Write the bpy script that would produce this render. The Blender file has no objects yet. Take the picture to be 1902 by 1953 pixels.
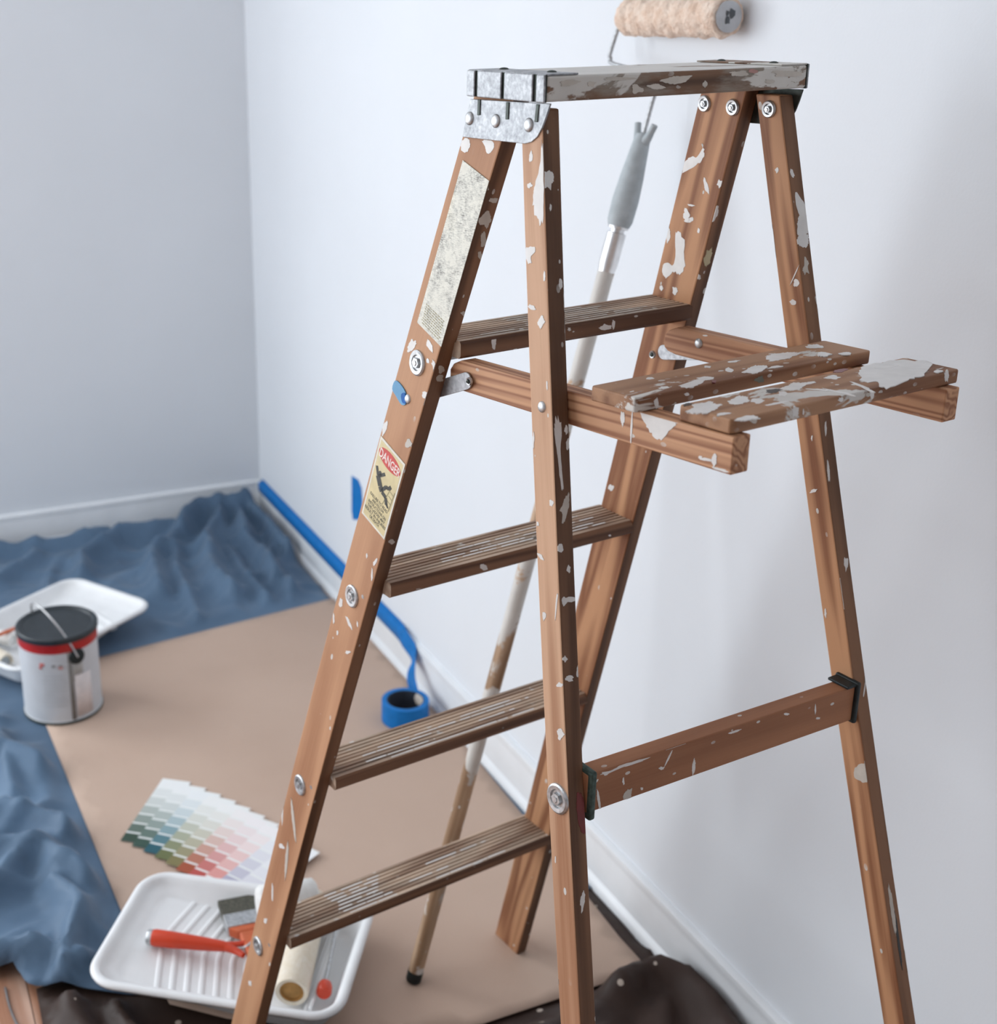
import bpy, bmesh, math, random
from mathutils import Vector, Matrix, noise, geometry
random.seed(7)
scene = bpy.context.scene
COL = scene.collection

# ------------------------------------------------------------------ camera
IW, IH = 1902, 1953
FPX, PPX, PPY = 2489.05, -271.01, -119.57
CAM = Vector((-1.11736, -3.60798, 1.47649))
CF = Vector((0.35002917, 0.87918467, -0.32328609))
CR = Vector((0.92807573, -0.37231262, -0.00766496))
CU = Vector((0.1271024, 0.29735102, 0.94627023))
cd = bpy.data.cameras.new('camera')
cam = bpy.data.objects.new('camera', cd)
COL.objects.link(cam)
m = Matrix((CR, CU, -CF)).transposed().to_4x4()
m.translation = CAM
cam.matrix_world = m
cd.sensor_fit = 'HORIZONTAL'
cd.sensor_width = 36
cd.lens = FPX / IW * 36
cd.shift_x = -PPX / IW
cd.shift_y = PPY / IW
cd.clip_start = .05
cd.dof.use_dof = True
cd.dof.focus_distance = 1.24
cd.dof.aperture_fstop = 7.0
scene.camera = cam

# ------------------------------------------------------------------ light
scene.view_settings.view_transform = 'Standard'
scene.view_settings.look = 'None'
scene.view_settings.gamma = 1
scene.view_settings.use_curve_mapping = False
scene.view_settings.exposure = -0.17

WIN_Y0, WIN_Y1, WIN_Z0, WIN_Z1 = -2.15, -.12, .32, 2.30     # window opening in wall_left
ROOM_X, ROOM_Y, ROOM_Z, FLOOR = -3.4, -5.2, 2.6, -.009
world = bpy.data.worlds.new('daylight')
scene.world = world
world.use_nodes = True
wn = world.node_tree
wn.nodes['Background'].inputs[0].default_value = (.72, .84, 1, 1)
wn.nodes['Background'].inputs[1].default_value = 1.0
def window_and_fill(energy, sx, sy, loc, rot):
    ld = bpy.data.lights.new('window_and_fill_light', 'AREA')
    ld.shape = 'RECTANGLE'
    ld.size, ld.size_y, ld.energy, ld.color = sx, sy, energy, (.93, .975, 1)
    lo = bpy.data.objects.new('window_and_fill_light', ld)
    COL.objects.link(lo)
    lo.location, lo.rotation_euler = loc, rot
W2_X0, W2_X1 = -3.15, -1.65            # added window in wall_back, put in to brighten wall_right
window_and_fill(52, WIN_Z1 - WIN_Z0, WIN_Y1 - WIN_Y0, (ROOM_X - .12, (WIN_Y0 + WIN_Y1) / 2, (WIN_Z0 + WIN_Z1) / 2), (0, math.radians(-90), 0))
window_and_fill(66, W2_X1 - W2_X0, WIN_Z1 - WIN_Z0, ((W2_X0 + W2_X1) / 2, .12, (WIN_Z0 + WIN_Z1) / 2), (math.radians(-90), 0, 0))  # lamp of the added window, evens out wall_right

# ------------------------------------------------------------------ helpers
def ray(x, y):
    return CF + CR * ((x - IW / 2 - PPX) / FPX) - CU * ((y - IH / 2 - PPY) / FPX)
def px_z(x, y, z=0.):
    d = ray(x, y)
    return CAM + d * ((z - CAM.z) / d.z)
def px_plane(x, y, p, n):
    d = ray(x, y)
    return CAM + d * ((p - CAM).dot(n) / d.dot(n))
def px_wall(x, y, wx=0.):
    return px_plane(x, y, Vector((wx, 0, 0)), Vector((1, 0, 0)))

def empty(name, loc, rz=0., label=None, cat=None, group=None):
    o = bpy.data.objects.new(name, None)
    o.empty_display_size = .05
    o.location = loc
    o.rotation_euler = (0, 0, rz)
    COL.objects.link(o)
    return tag(o, label, cat, group)
def tag(o, label=None, cat=None, group=None, kind=None):
    if label: o['label'] = label
    if cat: o['category'] = cat
    if group: o['group'] = group
    if kind: o['kind'] = kind
    return o
def mesh_obj(name, verts, faces, mat, parent=None, smooth=False, matrix=None, bevel=0, seg=2):
    me = bpy.data.meshes.new(name)
    me.from_pydata([tuple(v) for v in verts], [], faces)
    me.update()
    return link(name, me, mat, parent, smooth, matrix, bevel, seg)
def link(name, me, mat, parent=None, smooth=False, matrix=None, bevel=0, seg=2):
    if mat is not None and not me.materials:
        me.materials.append(mat)
    if smooth:
        for p in me.polygons: p.use_smooth = True
    o = bpy.data.objects.new(name, me)
    COL.objects.link(o)
    if parent: o.parent = parent
    if matrix is not None: o.matrix_local = matrix
    if bevel:
        b = o.modifiers.new('bevel', 'BEVEL')
        b.width = bevel; b.segments = seg; b.limit_method = 'ANGLE'; b.angle_limit = math.radians(40)
    return o
def from_bm(name, bm, mat, parent=None, smooth=False, matrix=None, bevel=0, seg=2, recalc=True):
    if recalc: bmesh.ops.recalc_face_normals(bm, faces=bm.faces)
    me = bpy.data.meshes.new(name)
    bm.to_mesh(me); bm.free()
    return link(name, me, mat, parent, smooth, matrix, bevel, seg)
def auto_smooth(o, ang=35):
    me = o.data
    for p in me.polygons: p.use_smooth = True
    bm = bmesh.new(); bm.from_mesh(me)
    for e in bm.edges:
        if len(e.link_faces) == 2 and e.calc_face_angle(0) > math.radians(ang): e.smooth = False
    bm.to_mesh(me); bm.free()
    return o
def frame(o, x, yh):
    x = x.normalized()
    z = x.cross(yh).normalized()
    y = z.cross(x)
    M = Matrix((x, y, z)).transposed().to_4x4()
    M.translation = o
    return M
def loft(name, secs, mat, parent, bevel=.0012, caps=True, smooth=False, M=None):
    """skin a list of equal-length closed sections given in the parent's space; local X runs along the length"""
    secs = [[Vector(p) for p in s] for s in secs]
    c = lambda s: sum(s, Vector()) / len(s)
    a, b = c(secs[0]), c(secs[-1])
    if M is None: M = frame((a + b) / 2, b - a, secs[0][1] - secs[0][0])
    Mi = M.inverted()
    n = len(secs[0])
    vs = [Mi @ p for s in secs for p in s]
    fs = []
    for k in range(len(secs) - 1):
        for i in range(n):
            j = (i + 1) % n
            fs.append((k * n + i, k * n + j, (k + 1) * n + j, (k + 1) * n + i))
    if caps:
        fs.append(tuple(range(n))[::-1])
        fs.append(tuple((len(secs) - 1) * n + i for i in range(n)))
    bm = bmesh.new()
    bv = [bm.verts.new(v) for v in vs]
    for f in fs: bm.faces.new([bv[i] for i in f])
    return from_bm(name, bm, mat, parent, smooth, M, bevel)
def lathe_bm(profile, seg=40, bm=None, M=None):
    """profile [(r,z)] revolved about z"""
    bm = bm or bmesh.new()
    M = M or Matrix()
    rings = []
    for r, z in profile:
        if r < 1e-6: rings.append([bm.verts.new(M @ Vector((0, 0, z)))])
        else: rings.append([bm.verts.new(M @ Vector((r * math.cos(2 * math.pi * i / seg), r * math.sin(2 * math.pi * i / seg), z))) for i in range(seg)])
    for a, b in zip(rings, rings[1:]):
        for i in range(seg):
            j = (i + 1) % seg
            if len(a) == 1 and len(b) == 1: continue
            if len(a) == 1: bm.faces.new((a[0], b[i], b[j]))
            elif len(b) == 1: bm.faces.new((a[i], a[j], b[0]))
            else: bm.faces.new((a[i], a[j], b[j], b[i]))
    return bm
def lathe(name, profile, mat, parent=None, matrix=None, seg=40, ang=35):
    o = from_bm(name, lathe_bm(profile, seg), mat, parent, matrix=matrix)
    return auto_smooth(o, ang)
def tube_bm(pts, r, seg=10, bm=None, closed=False):
    bm = bm or bmesh.new()
    pts = [Vector(p) for p in pts]
    rs = r if isinstance(r, (list, tuple)) else [r] * len(pts)
    rings = []
    up = None
    for i, p in enumerate(pts):
        t = (pts[min(i + 1, len(pts) - 1)] - pts[max(i - 1, 0)]).normalized()
        if up is None:
            up = Vector((0, 0, 1)) if abs(t.z) < .9 else Vector((1, 0, 0))
        x = t.cross(up).normalized()
        up = x.cross(t).normalized()
        rings.append([bm.verts.new(p + (x * math.cos(2 * math.pi * k / seg) + up * math.sin(2 * math.pi * k / seg)) * rs[i]) for k in range(seg)])
    for a, b in zip(rings, rings[1:]):
        for k in range(seg):
            j = (k + 1) % seg
            bm.faces.new((a[k], a[j], b[j], b[k]))
    bm.faces.new(rings[0][::-1]); bm.faces.new(rings[-1])
    return bm
def tube(name, pts, r, mat, parent=None, seg=10):
    return auto_smooth(from_bm(name, tube_bm(pts, r, seg), mat, parent), 50)
def spline(pts, n=8, closed=False):
    pts = [Vector(p) for p in pts]
    out = []
    N = len(pts)
    rng = range(N if closed else N - 1)
    for i in rng:
        g = (lambda k: pts[k % N]) if closed else (lambda k: pts[max(0, min(N - 1, k))])
        p0, p1, p2, p3 = g(i - 1), g(i), g(i + 1), g(i + 2)
        for k in range(n):
            t = k / n
            out.append(.5 * ((2 * p1) + (p2 - p0) * t + (2 * p0 - 5 * p1 + 4 * p2 - p3) * t * t + (3 * p1 - p0 - 3 * p2 + p3) * t ** 3))
    if not closed: out.append(pts[-1])
    return out
def box_bm(bm, lo_, hi, M=None):
    M = M or Matrix()
    v = [bm.verts.new(M @ Vector((x, y, z))) for x in (lo_[0], hi[0]) for y in (lo_[1], hi[1]) for z in (lo_[2], hi[2])]
    for f in ((0, 1, 3, 2), (4, 6, 7, 5), (0, 4, 5, 1), (2, 3, 7, 6), (0, 2, 6, 4), (1, 5, 7, 3)):
        bm.faces.new([v[i] for i in f])
    return bm
def box(name, lo_, hi, mat, parent=None, bevel=0, matrix=None):
    return from_bm(name, box_bm(bmesh.new(), lo_, hi), mat, parent, matrix=matrix, bevel=bevel)

# ------------------------------------------------------------------ materials
def srgb(r, g, b):
    f = lambda c: (c / 255 / 12.92) if c / 255 <= .04045 else ((c / 255 + .055) / 1.055) ** 2.4
    return (f(r), f(g), f(b), 1)
class NT:
    def __init__(self, name):
        self.m = bpy.data.materials.new(name)
        self.m.use_nodes = True
        self.t = self.m.node_tree
        self.b = self.t.nodes['Principled BSDF']
    def n(self, typ, **kw):
        nd = self.t.nodes.new('ShaderNode' + typ)
        for k, v in kw.items():
            if k.startswith('i_'):
                key = k[2:]
                nd.inputs[int(key) if key.isdigit() else key.replace('_', ' ')].default_value = v
            else: setattr(nd, k, v)
        return nd
    def l(self, a, b): self.t.links.new(a, b)
    def math(self, op, a, b=0., c=None):
        nd = self.n('Math', operation=op)
        for i, v in enumerate((a, b) if c is None else (a, b, c)):
            if isinstance(v, (int, float)): nd.inputs[i].default_value = v
            else: self.l(v, nd.inputs[i])
        return nd.outputs[0]
    def coords(self, scale, kind='Object', rnd=True):
        tc = self.n('TexCoord')
        mp = self.n('Mapping')
        mp.inputs['Scale'].default_value = scale
        self.l(tc.outputs[kind], mp.inputs[0])
        if rnd:
            oi = self.n('ObjectInfo')
            self.l(self.math('MULTIPLY', oi.outputs['Random'], 37.), mp.inputs['Location'])
        return mp.outputs[0]
    def noise(self, vec, scale, detail=3, rough=.5, dist=0):
        nd = self.n('TexNoise', i_Scale=scale, i_Detail=detail, i_Roughness=rough, i_Distortion=dist)
        if vec is not None: self.l(vec, nd.inputs['Vector'])
        return nd.outputs['Fac']
    def ramp(self, fac, stops, interp='LINEAR'):
        nd = self.n('ValToRGB')
        cr = nd.color_ramp
        cr.interpolation = interp
        while len(cr.elements) < len(stops): cr.elements.new(.5)
        for e, (p, c) in zip(cr.elements, stops):
            e.position = p
            e.color = c if len(c) == 4 else (*c, 1)
        self.l(fac, nd.inputs[0])
        return nd.outputs[0]
    def step(self, v, a, b):
        nd = self.n('MapRange', i_1=a, i_2=b)
        nd.interpolation_type = 'SMOOTHSTEP'
        self.l(v, nd.inputs[0])
        return nd.outputs[0]
    def mix(self, fac, a, b):
        nd = self.n('Mix', data_type='RGBA')
        for s, v in ((0, fac), (6, a), (7, b)):
            if isinstance(v, (int, float)): nd.inputs[s].default_value = v
            elif isinstance(v, tuple): nd.inputs[s].default_value = v
            else: self.l(v, nd.inputs[s])
        return nd.outputs[2]
    def set(self, col=None, rough=None, metal=None, spec=None):
        for k, v in (('Base Color', col), ('Roughness', rough), ('Metallic', metal), ('Specular IOR Level', spec)):
            if v is None: continue
            if isinstance(v, (int, float, tuple)): self.b.inputs[k].default_value = v
            else: self.l(v, self.b.inputs[k])
        return self
    def bump(self, h, strength=.2, dist=.001):
        bp = self.n('Bump', i_Strength=strength, i_Distance=dist)
        self.l(h, bp.inputs['Height'])
        self.l(bp.outputs[0], self.b.inputs['Normal'])
        return self
def plain(name, col, rough=.5, metal=0., var=.06, nscale=40, spec=.5):
    t = NT(name)
    v = t.coords((1, 1, 1))
    f = t.noise(v, nscale, 3)
    d = tuple(max(0, c * (1 - 2 * var)) for c in col[:3]) + (1,)
    u = tuple(min(1, c * (1 + 2 * var)) for c in col[:3]) + (1,)
    t.set(t.ramp(f, [(.3, d), (.7, u)]), rough, metal, spec)
    return t.m
PAINT = srgb(222, 218, 212)
def wood(name, light, dark, specks=.10, patch=.0, patch_scale=14, ring=26, freq=(1., 9, 9), rough=.62, grey=0., contrast=1.):
    """grain contours along local X; off-white paint specks and worn paint patches"""
    t = NT(name)
    v = t.coords(freq)
    f = t.noise(v, 2.2, 2, .45)
    s = t.math('SINE', t.math('MULTIPLY', f, float(ring)))
    s = t.math('MULTIPLY_ADD', s, .5 * contrast, .5)
    fib = t.noise(t.coords((6, 260, 260)), 1.5, 3)
    g = t.math('ADD', t.math('MULTIPLY', s, .7), t.math('MULTIPLY', fib, .3))
    mid = tuple((a + b) / 2 for a, b in zip(light, dark))
    col = t.ramp(g, [(.12, dark), (.42, mid), (.78, light)])
    big = t.noise(t.coords((2, 8, 8)), 2.5, 3)
    col = t.mix(t.step(big, .45, .75), col, t.mix(.35, col, dark))
    if grey:
        gw = t.noise(t.coords((3, 14, 14)), 3, 5, .65)
        col = t.mix(t.math('MULTIPLY', t.step(gw, .42, .62), grey), col, srgb(150, 140, 128))
    # specks
    vo = t.n('TexVoronoi', i_Scale=150.)
    t.l(t.coords((.55, 1, 1)), vo.inputs['Vector'])
    sep = t.n('SeparateColor')
    t.l(vo.outputs['Color'], sep.inputs[0])
    gate = t.math('LESS_THAN', sep.outputs[0], specks)
    rad = t.math('MULTIPLY', sep.outputs[1], .38)
    dot = t.math('MULTIPLY', gate, t.math('LESS_THAN', vo.outputs['Distance'], rad))
    clump = t.step(t.noise(t.coords((1, 1, 1)), 16, 2), .42, .6)
    mask = t.math('MULTIPLY', dot, clump)
    if patch:
        pn = t.noise(t.coords((.5, 1, 1)), patch_scale, 6, .62, .6)
        th = 1 - patch
        mask = t.math('MAXIMUM', mask, t.step(pn, th, th + .025))
    pcol = t.mix(t.noise(t.coords((1, 1, 1)), 30, 2), PAINT, srgb(196, 192, 186))
    t.set(t.mix(mask, col, pcol), t.math('MULTIPLY_ADD', mask, -.15, rough), 0., .35)
    t.bump(t.math('ADD', t.math('MULTIPLY', g, .5), mask), .25, .0006)
    return t.m
LT, DK = srgb(198, 150, 114), srgb(156, 106, 74)
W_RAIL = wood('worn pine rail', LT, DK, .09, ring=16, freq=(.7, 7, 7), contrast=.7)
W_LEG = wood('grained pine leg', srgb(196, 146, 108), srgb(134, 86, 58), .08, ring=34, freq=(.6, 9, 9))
W_ARM = wood('striped pine arm', srgb(204, 156, 120), srgb(150, 100, 72), .06, ring=70, freq=(.22, 16, 16))
W_STEP = wood('dirty grooved tread', srgb(206, 182, 160), srgb(148, 120, 100), .22, .36, 22, ring=30, grey=.4)
W_SLAT = wood('paint splashed shelf slat', srgb(172, 130, 98), srgb(120, 78, 52), .42, .40, 15, ring=34, freq=(.5, 9, 9))
W_CAP = wood('weathered top board', srgb(130, 98, 76), srgb(86, 62, 48), .3, .47, 13, ring=30, grey=.9)
W_BAR = wood('rear crossbar pine', srgb(174, 122, 88), srgb(140, 92, 64), .07, ring=22, freq=(.5, 8, 8), contrast=.6)
W_POLE = wood('paint smeared wooden pole', srgb(192, 162, 134), srgb(142, 110, 82), .25, .52, 9, ring=20, freq=(.5, 14, 14))
W_LEGN = wood('pale pine leg', srgb(212, 170, 138), srgb(162, 112, 80), .10, ring=26, freq=(.5, 8, 8), contrast=.8)
W_CAPT = wood('paint greyed board top', srgb(150, 132, 118), srgb(104, 88, 78), .3, .60, 10, ring=30, grey=1.)
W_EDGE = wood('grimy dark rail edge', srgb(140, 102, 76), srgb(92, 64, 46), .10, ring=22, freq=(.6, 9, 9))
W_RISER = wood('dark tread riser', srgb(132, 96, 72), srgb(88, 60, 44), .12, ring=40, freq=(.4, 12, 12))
def metal_mat(name, col=(.62, .63, .65, 1), rough=.38, streak=.5, blotch=None):
    t = NT(name)
    a = t.noise(t.coords((1, 1, 1)), 90, 5, .7)
    b = t.noise(t.coords((1, 1, 1)), 320, 2)
    f = t.math('ADD', t.math('MULTIPLY', a, .7), t.math('MULTIPLY', b, .3))
    d = tuple(c * .45 for c in col[:3]) + (1,)
    t.set(t.ramp(f, [(.32, d), (.5, col), (.68, (.62, .63, .65, 1))]), t.math('MULTIPLY_ADD', f, .4, rough - .15), .7)
    t.bump(f, .25, .0006)
    return t.m
M_GALV = metal_mat('battered galvanised steel', (.36, .37, .39, 1), .5)
M_STEEL = plain('zinc hardware', (.50, .51, .52, 1), .42, .9, .12, 200)
M_DARKMETAL = plain('grimy dark metal', srgb(74, 80, 76), .55, .6, .15, 120)
M_BLACK = plain('black painted bracket', srgb(30, 40, 42), .5, .3, .2, 80)
M_GREEN = plain('dark green bracket', srgb(62, 80, 74), .55, .3, .25, 200)
M_SPLASH = plain('dried off white paint', srgb(226, 223, 220), .45, 0, .03, 60)
M_SPLASHG = plain('dried cream grey paint', srgb(198, 190, 180), .5, 0, .05, 60)
M_RED = plain('dried red paint', srgb(112, 30, 27), .4, 0, .08, 60)
M_BLACKP = plain('dried black paint', srgb(34, 36, 36), .4, 0, .1, 60)
M_TAPE = plain('blue masking tape', srgb(8, 112, 186), .55, 0, .05, 60, .3)
M_TAPE_D = plain('blue tape side', srgb(10, 96, 176), .6, 0, .06, 160, .3)
def wall_mat(name, col):
    t = NT(name)
    v = t.coords((1, 1, 1), rnd=False)
    f = t.noise(v, 2.5, 4)
    g = t.noise(v, 220, 3)
    d = tuple(c * .965 for c in col[:3]) + (1,)
    t.set(t.ramp(f, [(.3, d), (.7, col)]), .7, 0, .25)
    t.bump(g, .12, .0012)
    return t.m
M_WALL = wall_mat('white wall paint', srgb(230, 234, 239))
M_CEIL = wall_mat('ceiling paint', srgb(240, 240, 240))
M_BASE = plain('white gloss trim', srgb(232, 235, 238), .35, 0, .02, 12)
M_WHITE = plain('white tray plastic', srgb(236, 237, 238), .38, 0, .015, 20)
def kraft():
    t = NT('brown kraft paper')
    a = t.noise(t.coords((1, 1, 1), rnd=False), 3, 4)
    b = t.noise(t.coords((1, 6, 1), rnd=False), 260, 4, .6)
    f = t.math('ADD', t.math('MULTIPLY', a, .6), t.math('MULTIPLY', b, .4))
    t.set(t.ramp(f, [(.3, srgb(187, 161, 144)), (.7, srgb(201, 176, 159))]), .75, 0, .25)
    t.bump(b, .1, .0005)
    return t.m
M_KRAFT = kraft()
def cloth_mat(name, a, b, stain=None, rough=.55, sheen=.15):
    t = NT(name)
    v = t.coords((1, 1, 1), rnd=False)
    f = t.noise(v, 5, 4)
    w = t.noise(t.coords((1, 5, 1), rnd=False), 420, 2)
    col = t.ramp(t.math('ADD', t.math('MULTIPLY', f, .75), t.math('MULTIPLY', w, .25)), [(.3, a), (.7, b)])
    if stain:
        vo = t.n('TexVoronoi', i_Scale=42.)
        t.l(v, vo.inputs['Vector'])
        sep = t.n('SeparateColor'); t.l(vo.outputs['Color'], sep.inputs[0])
        mk = t.math('MULTIPLY', t.math('LESS_THAN', sep.outputs[0], .3), t.math('LESS_THAN', vo.outputs['Distance'], t.math('MULTIPLY', sep.outputs[1], .24)))
        col = t.mix(mk, col, stain)
    t.set(col, rough, 0, .3)
    t.b.inputs['Sheen Weight'].default_value = sheen
    t.bump(w, .15, .0006)
    return t.m
M_BLUE = cloth_mat('steel blue drop cloth', srgb(70, 94, 119), srgb(92, 119, 146))
M_BROWN = cloth_mat('dark brown drop cloth', srgb(46, 33, 28), srgb(62, 45, 38), srgb(190, 176, 164), sheen=.02)
M_REDPL = plain('red orange plastic', srgb(206, 62, 28), .35, 0, .04, 30)
M_ORANGE = plain('orange wood handle', srgb(196, 96, 54), .45, 0, .06, 40)
M_BRIST = plain('dark bristle', srgb(74, 72, 62), .8, 0, .3, 300)
M_GREY = plain('grey rubber grip', srgb(176, 184, 188), .6, 0, .05, 60)
def nap_mat(name, a, b):
    t = NT(name)
    f = t.noise(t.coords((1, 1, 1)), 55, 6, .7)
    t.set(t.ramp(f, [(.32, a), (.68, b)]), .9, 0, .1)
    t.bump(t.noise(t.coords((1, 1, 1)), 160, 5, .7), .7, .004)
    return t.m
M_NAP = nap_mat('beige roller nap', srgb(228, 198, 176), srgb(246, 228, 212))
M_CREAM = nap_mat('cream roller nap', srgb(232, 218, 194), srgb(244, 236, 222))
M_NAPW = nap_mat('white roller nap', srgb(232, 230, 226), srgb(246, 246, 244))
M_CARDB = plain('cardboard core', srgb(176, 132, 74), .8, 0, .1, 60)

# ------------------------------------------------------------------ room
def struct(o): return tag(o, kind='structure')
T = .12
struct(box('wall_right', (0, ROOM_Y - T, FLOOR - .05), (T, T, ROOM_Z), M_WALL))
bm = bmesh.new()
for a, b in (((ROOM_X - T, FLOOR - .05), (0, WIN_Z0)), ((ROOM_X - T, WIN_Z1), (0, ROOM_Z)), ((ROOM_X - T, WIN_Z0), (W2_X0, WIN_Z1)), ((W2_X1, WIN_Z0), (0, WIN_Z1))):
    box_bm(bm, (a[0], 0, a[1]), (b[0], T, b[1]))
struct(from_bm('wall_back', bm, M_WALL))
struct(box('wall_front', (ROOM_X - T, ROOM_Y - T, FLOOR - .05), (0, ROOM_Y, ROOM_Z), wall_mat('bounce grey wall paint', srgb(204, 202, 200))))  # unseen wall, grey level set for the light it bounces
bm = bmesh.new()
for a, b in (((ROOM_Y, FLOOR - .05), (0, WIN_Z0)), ((ROOM_Y, WIN_Z1), (0, ROOM_Z)), ((ROOM_Y, WIN_Z0), (WIN_Y0, WIN_Z1)), ((WIN_Y1, WIN_Z0), (0, WIN_Z1))):
    box_bm(bm, (ROOM_X - T, a[0], a[1]), (ROOM_X, b[0], b[1]))
struct(from_bm('wall_left', bm, M_WALL))
struct(box('ceiling', (ROOM_X - T, ROOM_Y - T, ROOM_Z), (T, T, ROOM_Z + .1), M_CEIL))
def window(name, loc, rz, hw):
    win = struct(empty(name, loc, rz))
    hz = WIN_Z1 - WIN_Z0
    bm = bmesh.new()
    for a, b in (((-hw, 0), (hw, .05)), ((-hw, hz - .05), (hw, hz)), ((-hw, .05), (-hw + .05, hz - .05)), ((hw - .05, .05), (hw, hz - .05)), ((-.025, .05), (.025, hz - .05))):
        box_bm(bm, (-.07, a[0], a[1]), (-.02, b[0], b[1]))
    from_bm('window_frame', bm, M_BASE, win)
    box('window_sill', (-.02, -hw - .05, -.03), (.09, hw + .05, 0), M_BASE, win, .004)
window('window_1', (ROOM_X, (WIN_Y0 + WIN_Y1) / 2, WIN_Z0), 0, (WIN_Y1 - WIN_Y0) / 2)
window('added_window', ((W2_X0 + W2_X1) / 2, 0, WIN_Z0), -math.pi / 2, (W2_X1 - W2_X0) / 2)  # unseen window, added for light on wall_right
def baseboard(name, L, M, mat):
    prof = [(0, FLOOR), (.024, FLOOR), (.024, FLOOR + .012), (.020, FLOOR + .019), (.0145, FLOOR + .024), (.0135, .075), (.012, .082), (.0135, .086), (.0115, .094), (.006, .0975), (0, .0975)]
    vs = [(0, -d, z) for d, z in prof] + [(L, -d, z) for d, z in prof]
    n = len(prof)
    fs = [(i, (i + 1) % n, n + (i + 1) % n, n + i) for i in range(n)] + [tuple(range(n))[::-1], tuple(range(n, 2 * n))]
    bm = bmesh.new()
    bv = [bm.verts.new(v) for v in vs]
    for f in fs: bm.faces.new([bv[i] for i in f])
    return struct(auto_smooth(from_bm(name, bm, mat, matrix=M), 40))
# local +x along the wall, local -y into the room
baseboard('baseboard_back', -ROOM_X, Matrix.Translation((ROOM_X, 0, 0)), M_BASE)
baseboard('baseboard_right', -ROOM_Y, Matrix.Rotation(-math.pi / 2, 4, 'Z'), M_BASE)
fl = struct(box('floor', (ROOM_X, ROOM_Y, FLOOR - .06), (0, 0, FLOOR - .02), plain('subfloor', srgb(70, 50, 40), .8)))
W_FLOOR = wood('reddish floor board', srgb(206, 170, 150), srgb(166, 116, 88), 0, ring=26, freq=(.6, 6, 6), rough=.4)
pl = .105; LEN = 1.3
plank = None
i = 0
x = ROOM_X
while x < -.001:
    w = min(pl, -x)
    y = ROOM_Y - (i * .47) % LEN
    while y < 0:
        a, b = max(y, ROOM_Y), min(y + LEN, 0)
        if b - a > .02:
            box('floor_plank', (-(b - a) / 2 + .0008, -w / 2 + .0008, -.02), ((b - a) / 2 - .0008, w / 2 - .0008, 0), W_FLOOR, fl,
                matrix=Matrix.Translation((x + w / 2, (a + b) / 2, FLOOR)) @ Matrix.Rotation(math.pi / 2, 4, 'Z'))
        y += LEN
    x += pl; i += 1

# ------------------------------------------------------------------ drop cloths and paper
def nvec(v):       # three fixed noise channels: the same cloth on every run
    return Vector((noise.noise(v + Vector((9.3, 1.7, 4.1))), noise.noise(v + Vector((2.6, 7.9, 5.3))), noise.noise(v + Vector((6.4, 3.2, 8.8)))))
def in_poly(p, poly):
    c = False
    n = len(poly)
    for i in range(n):
        a, b = poly[i], poly[i - 1]
        if (a[1] > p[1]) != (b[1] > p[1]) and p[0] < (b[0] - a[0]) * (p[1] - a[1]) / (b[1] - a[1]) + a[0]: c = not c
    return c
def seg_dist(p, a, b):
    ax, ay = a[0], a[1]; dx, dy = b[0] - ax, b[1] - ay
    L = dx * dx + dy * dy
    t = max(0, min(1, ((p[0] - ax) * dx + (p[1] - ay) * dy) / L)) if L else 0
    return math.hypot(p[0] - ax - t * dx, p[1] - ay - t * dy), t
def poly_sd(p, poly):
    d = min(seg_dist(p, poly[i - 1], poly[i])[0] for i in range(len(poly)))
    return -d if in_poly(p, poly) else d
def dense(poly, h, wob=0., seed=0):
    out = []
    for i in range(len(poly)):
        a, b = Vector(poly[i]), Vector(poly[(i + 1) % len(poly)])
        n = max(1, int((b - a).length / h))
        nn = Vector((-(b - a).y, (b - a).x)).normalized()
        for k in range(n):
            t = k / n
            p = a.lerp(b, t)
            out.append(p + nn * wob * noise.noise(Vector((p.x * 9, p.y * 9, seed))))
    return out
def sheet(name, poly, h, zfun, mat, thick=.0012, wob=.004, seed=0):
    ring = dense(poly, h, wob, seed)
    pts = list(ring)
    xs = [p.x for p in ring]; ys = [p.y for p in ring]
    rp = [(p.x, p.y) for p in ring]
    coarse = [tuple(p) for p in poly]
    rows = int((max(ys) - min(ys)) / (h * .87))
    for r in range(rows + 1):
        y = min(ys) + r * h * .87
        x = min(xs) + (h / 2 if r % 2 else 0)
        while x < max(xs):
            q = (x + random.uniform(-.15, .15) * h, y + random.uniform(-.15, .15) * h)
            if in_poly(q, rp) and poly_sd(q, coarse) < -h * .5 - wob: pts.append(Vector(q))
            x += h
    n = len(ring)
    res = geometry.delaunay_2d_cdt(pts, [(i, (i + 1) % n) for i in range(n)], [], 1, 1e-6)
    vs = [(v.x, v.y, zfun(v.x, v.y)) for v in res[0]]
    fs = [tuple(f) if True else f for f in res[2]]
    o = mesh_obj(name, vs, fs, mat, smooth=True)
    bm = bmesh.new(); bm.from_mesh(o.data)
    bmesh.ops.recalc_face_normals(bm, faces=bm.faces)
    if sum(f.normal.z for f in bm.faces) < 0: bmesh.ops.reverse_faces(bm, faces=bm.faces)
    bm.to_mesh(o.data); bm.free()
    s = o.modifiers.new('thickness', 'SOLIDIFY'); s.thickness = thick; s.offset = -1
    return o
PAPER = [(-.020, -.69), (-.835, -.805), (-.820, -1.30), (-.808, -1.713), (-.785, -1.965), (-.709, -2.03), (-.50, -2.145), (-.353, -2.188), (-.05, -2.182), (-.052, -2.10), (-.034, -1.75), (-.022, -1.4)]
FLAT = [(-.76, -.68, .25), (-.773, -.976, .10), (-.733, -2.06, .06), (-.604, -2.93, .05), (-.085, -2.85, .05), (-.667, -1.938, .17)]
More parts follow.
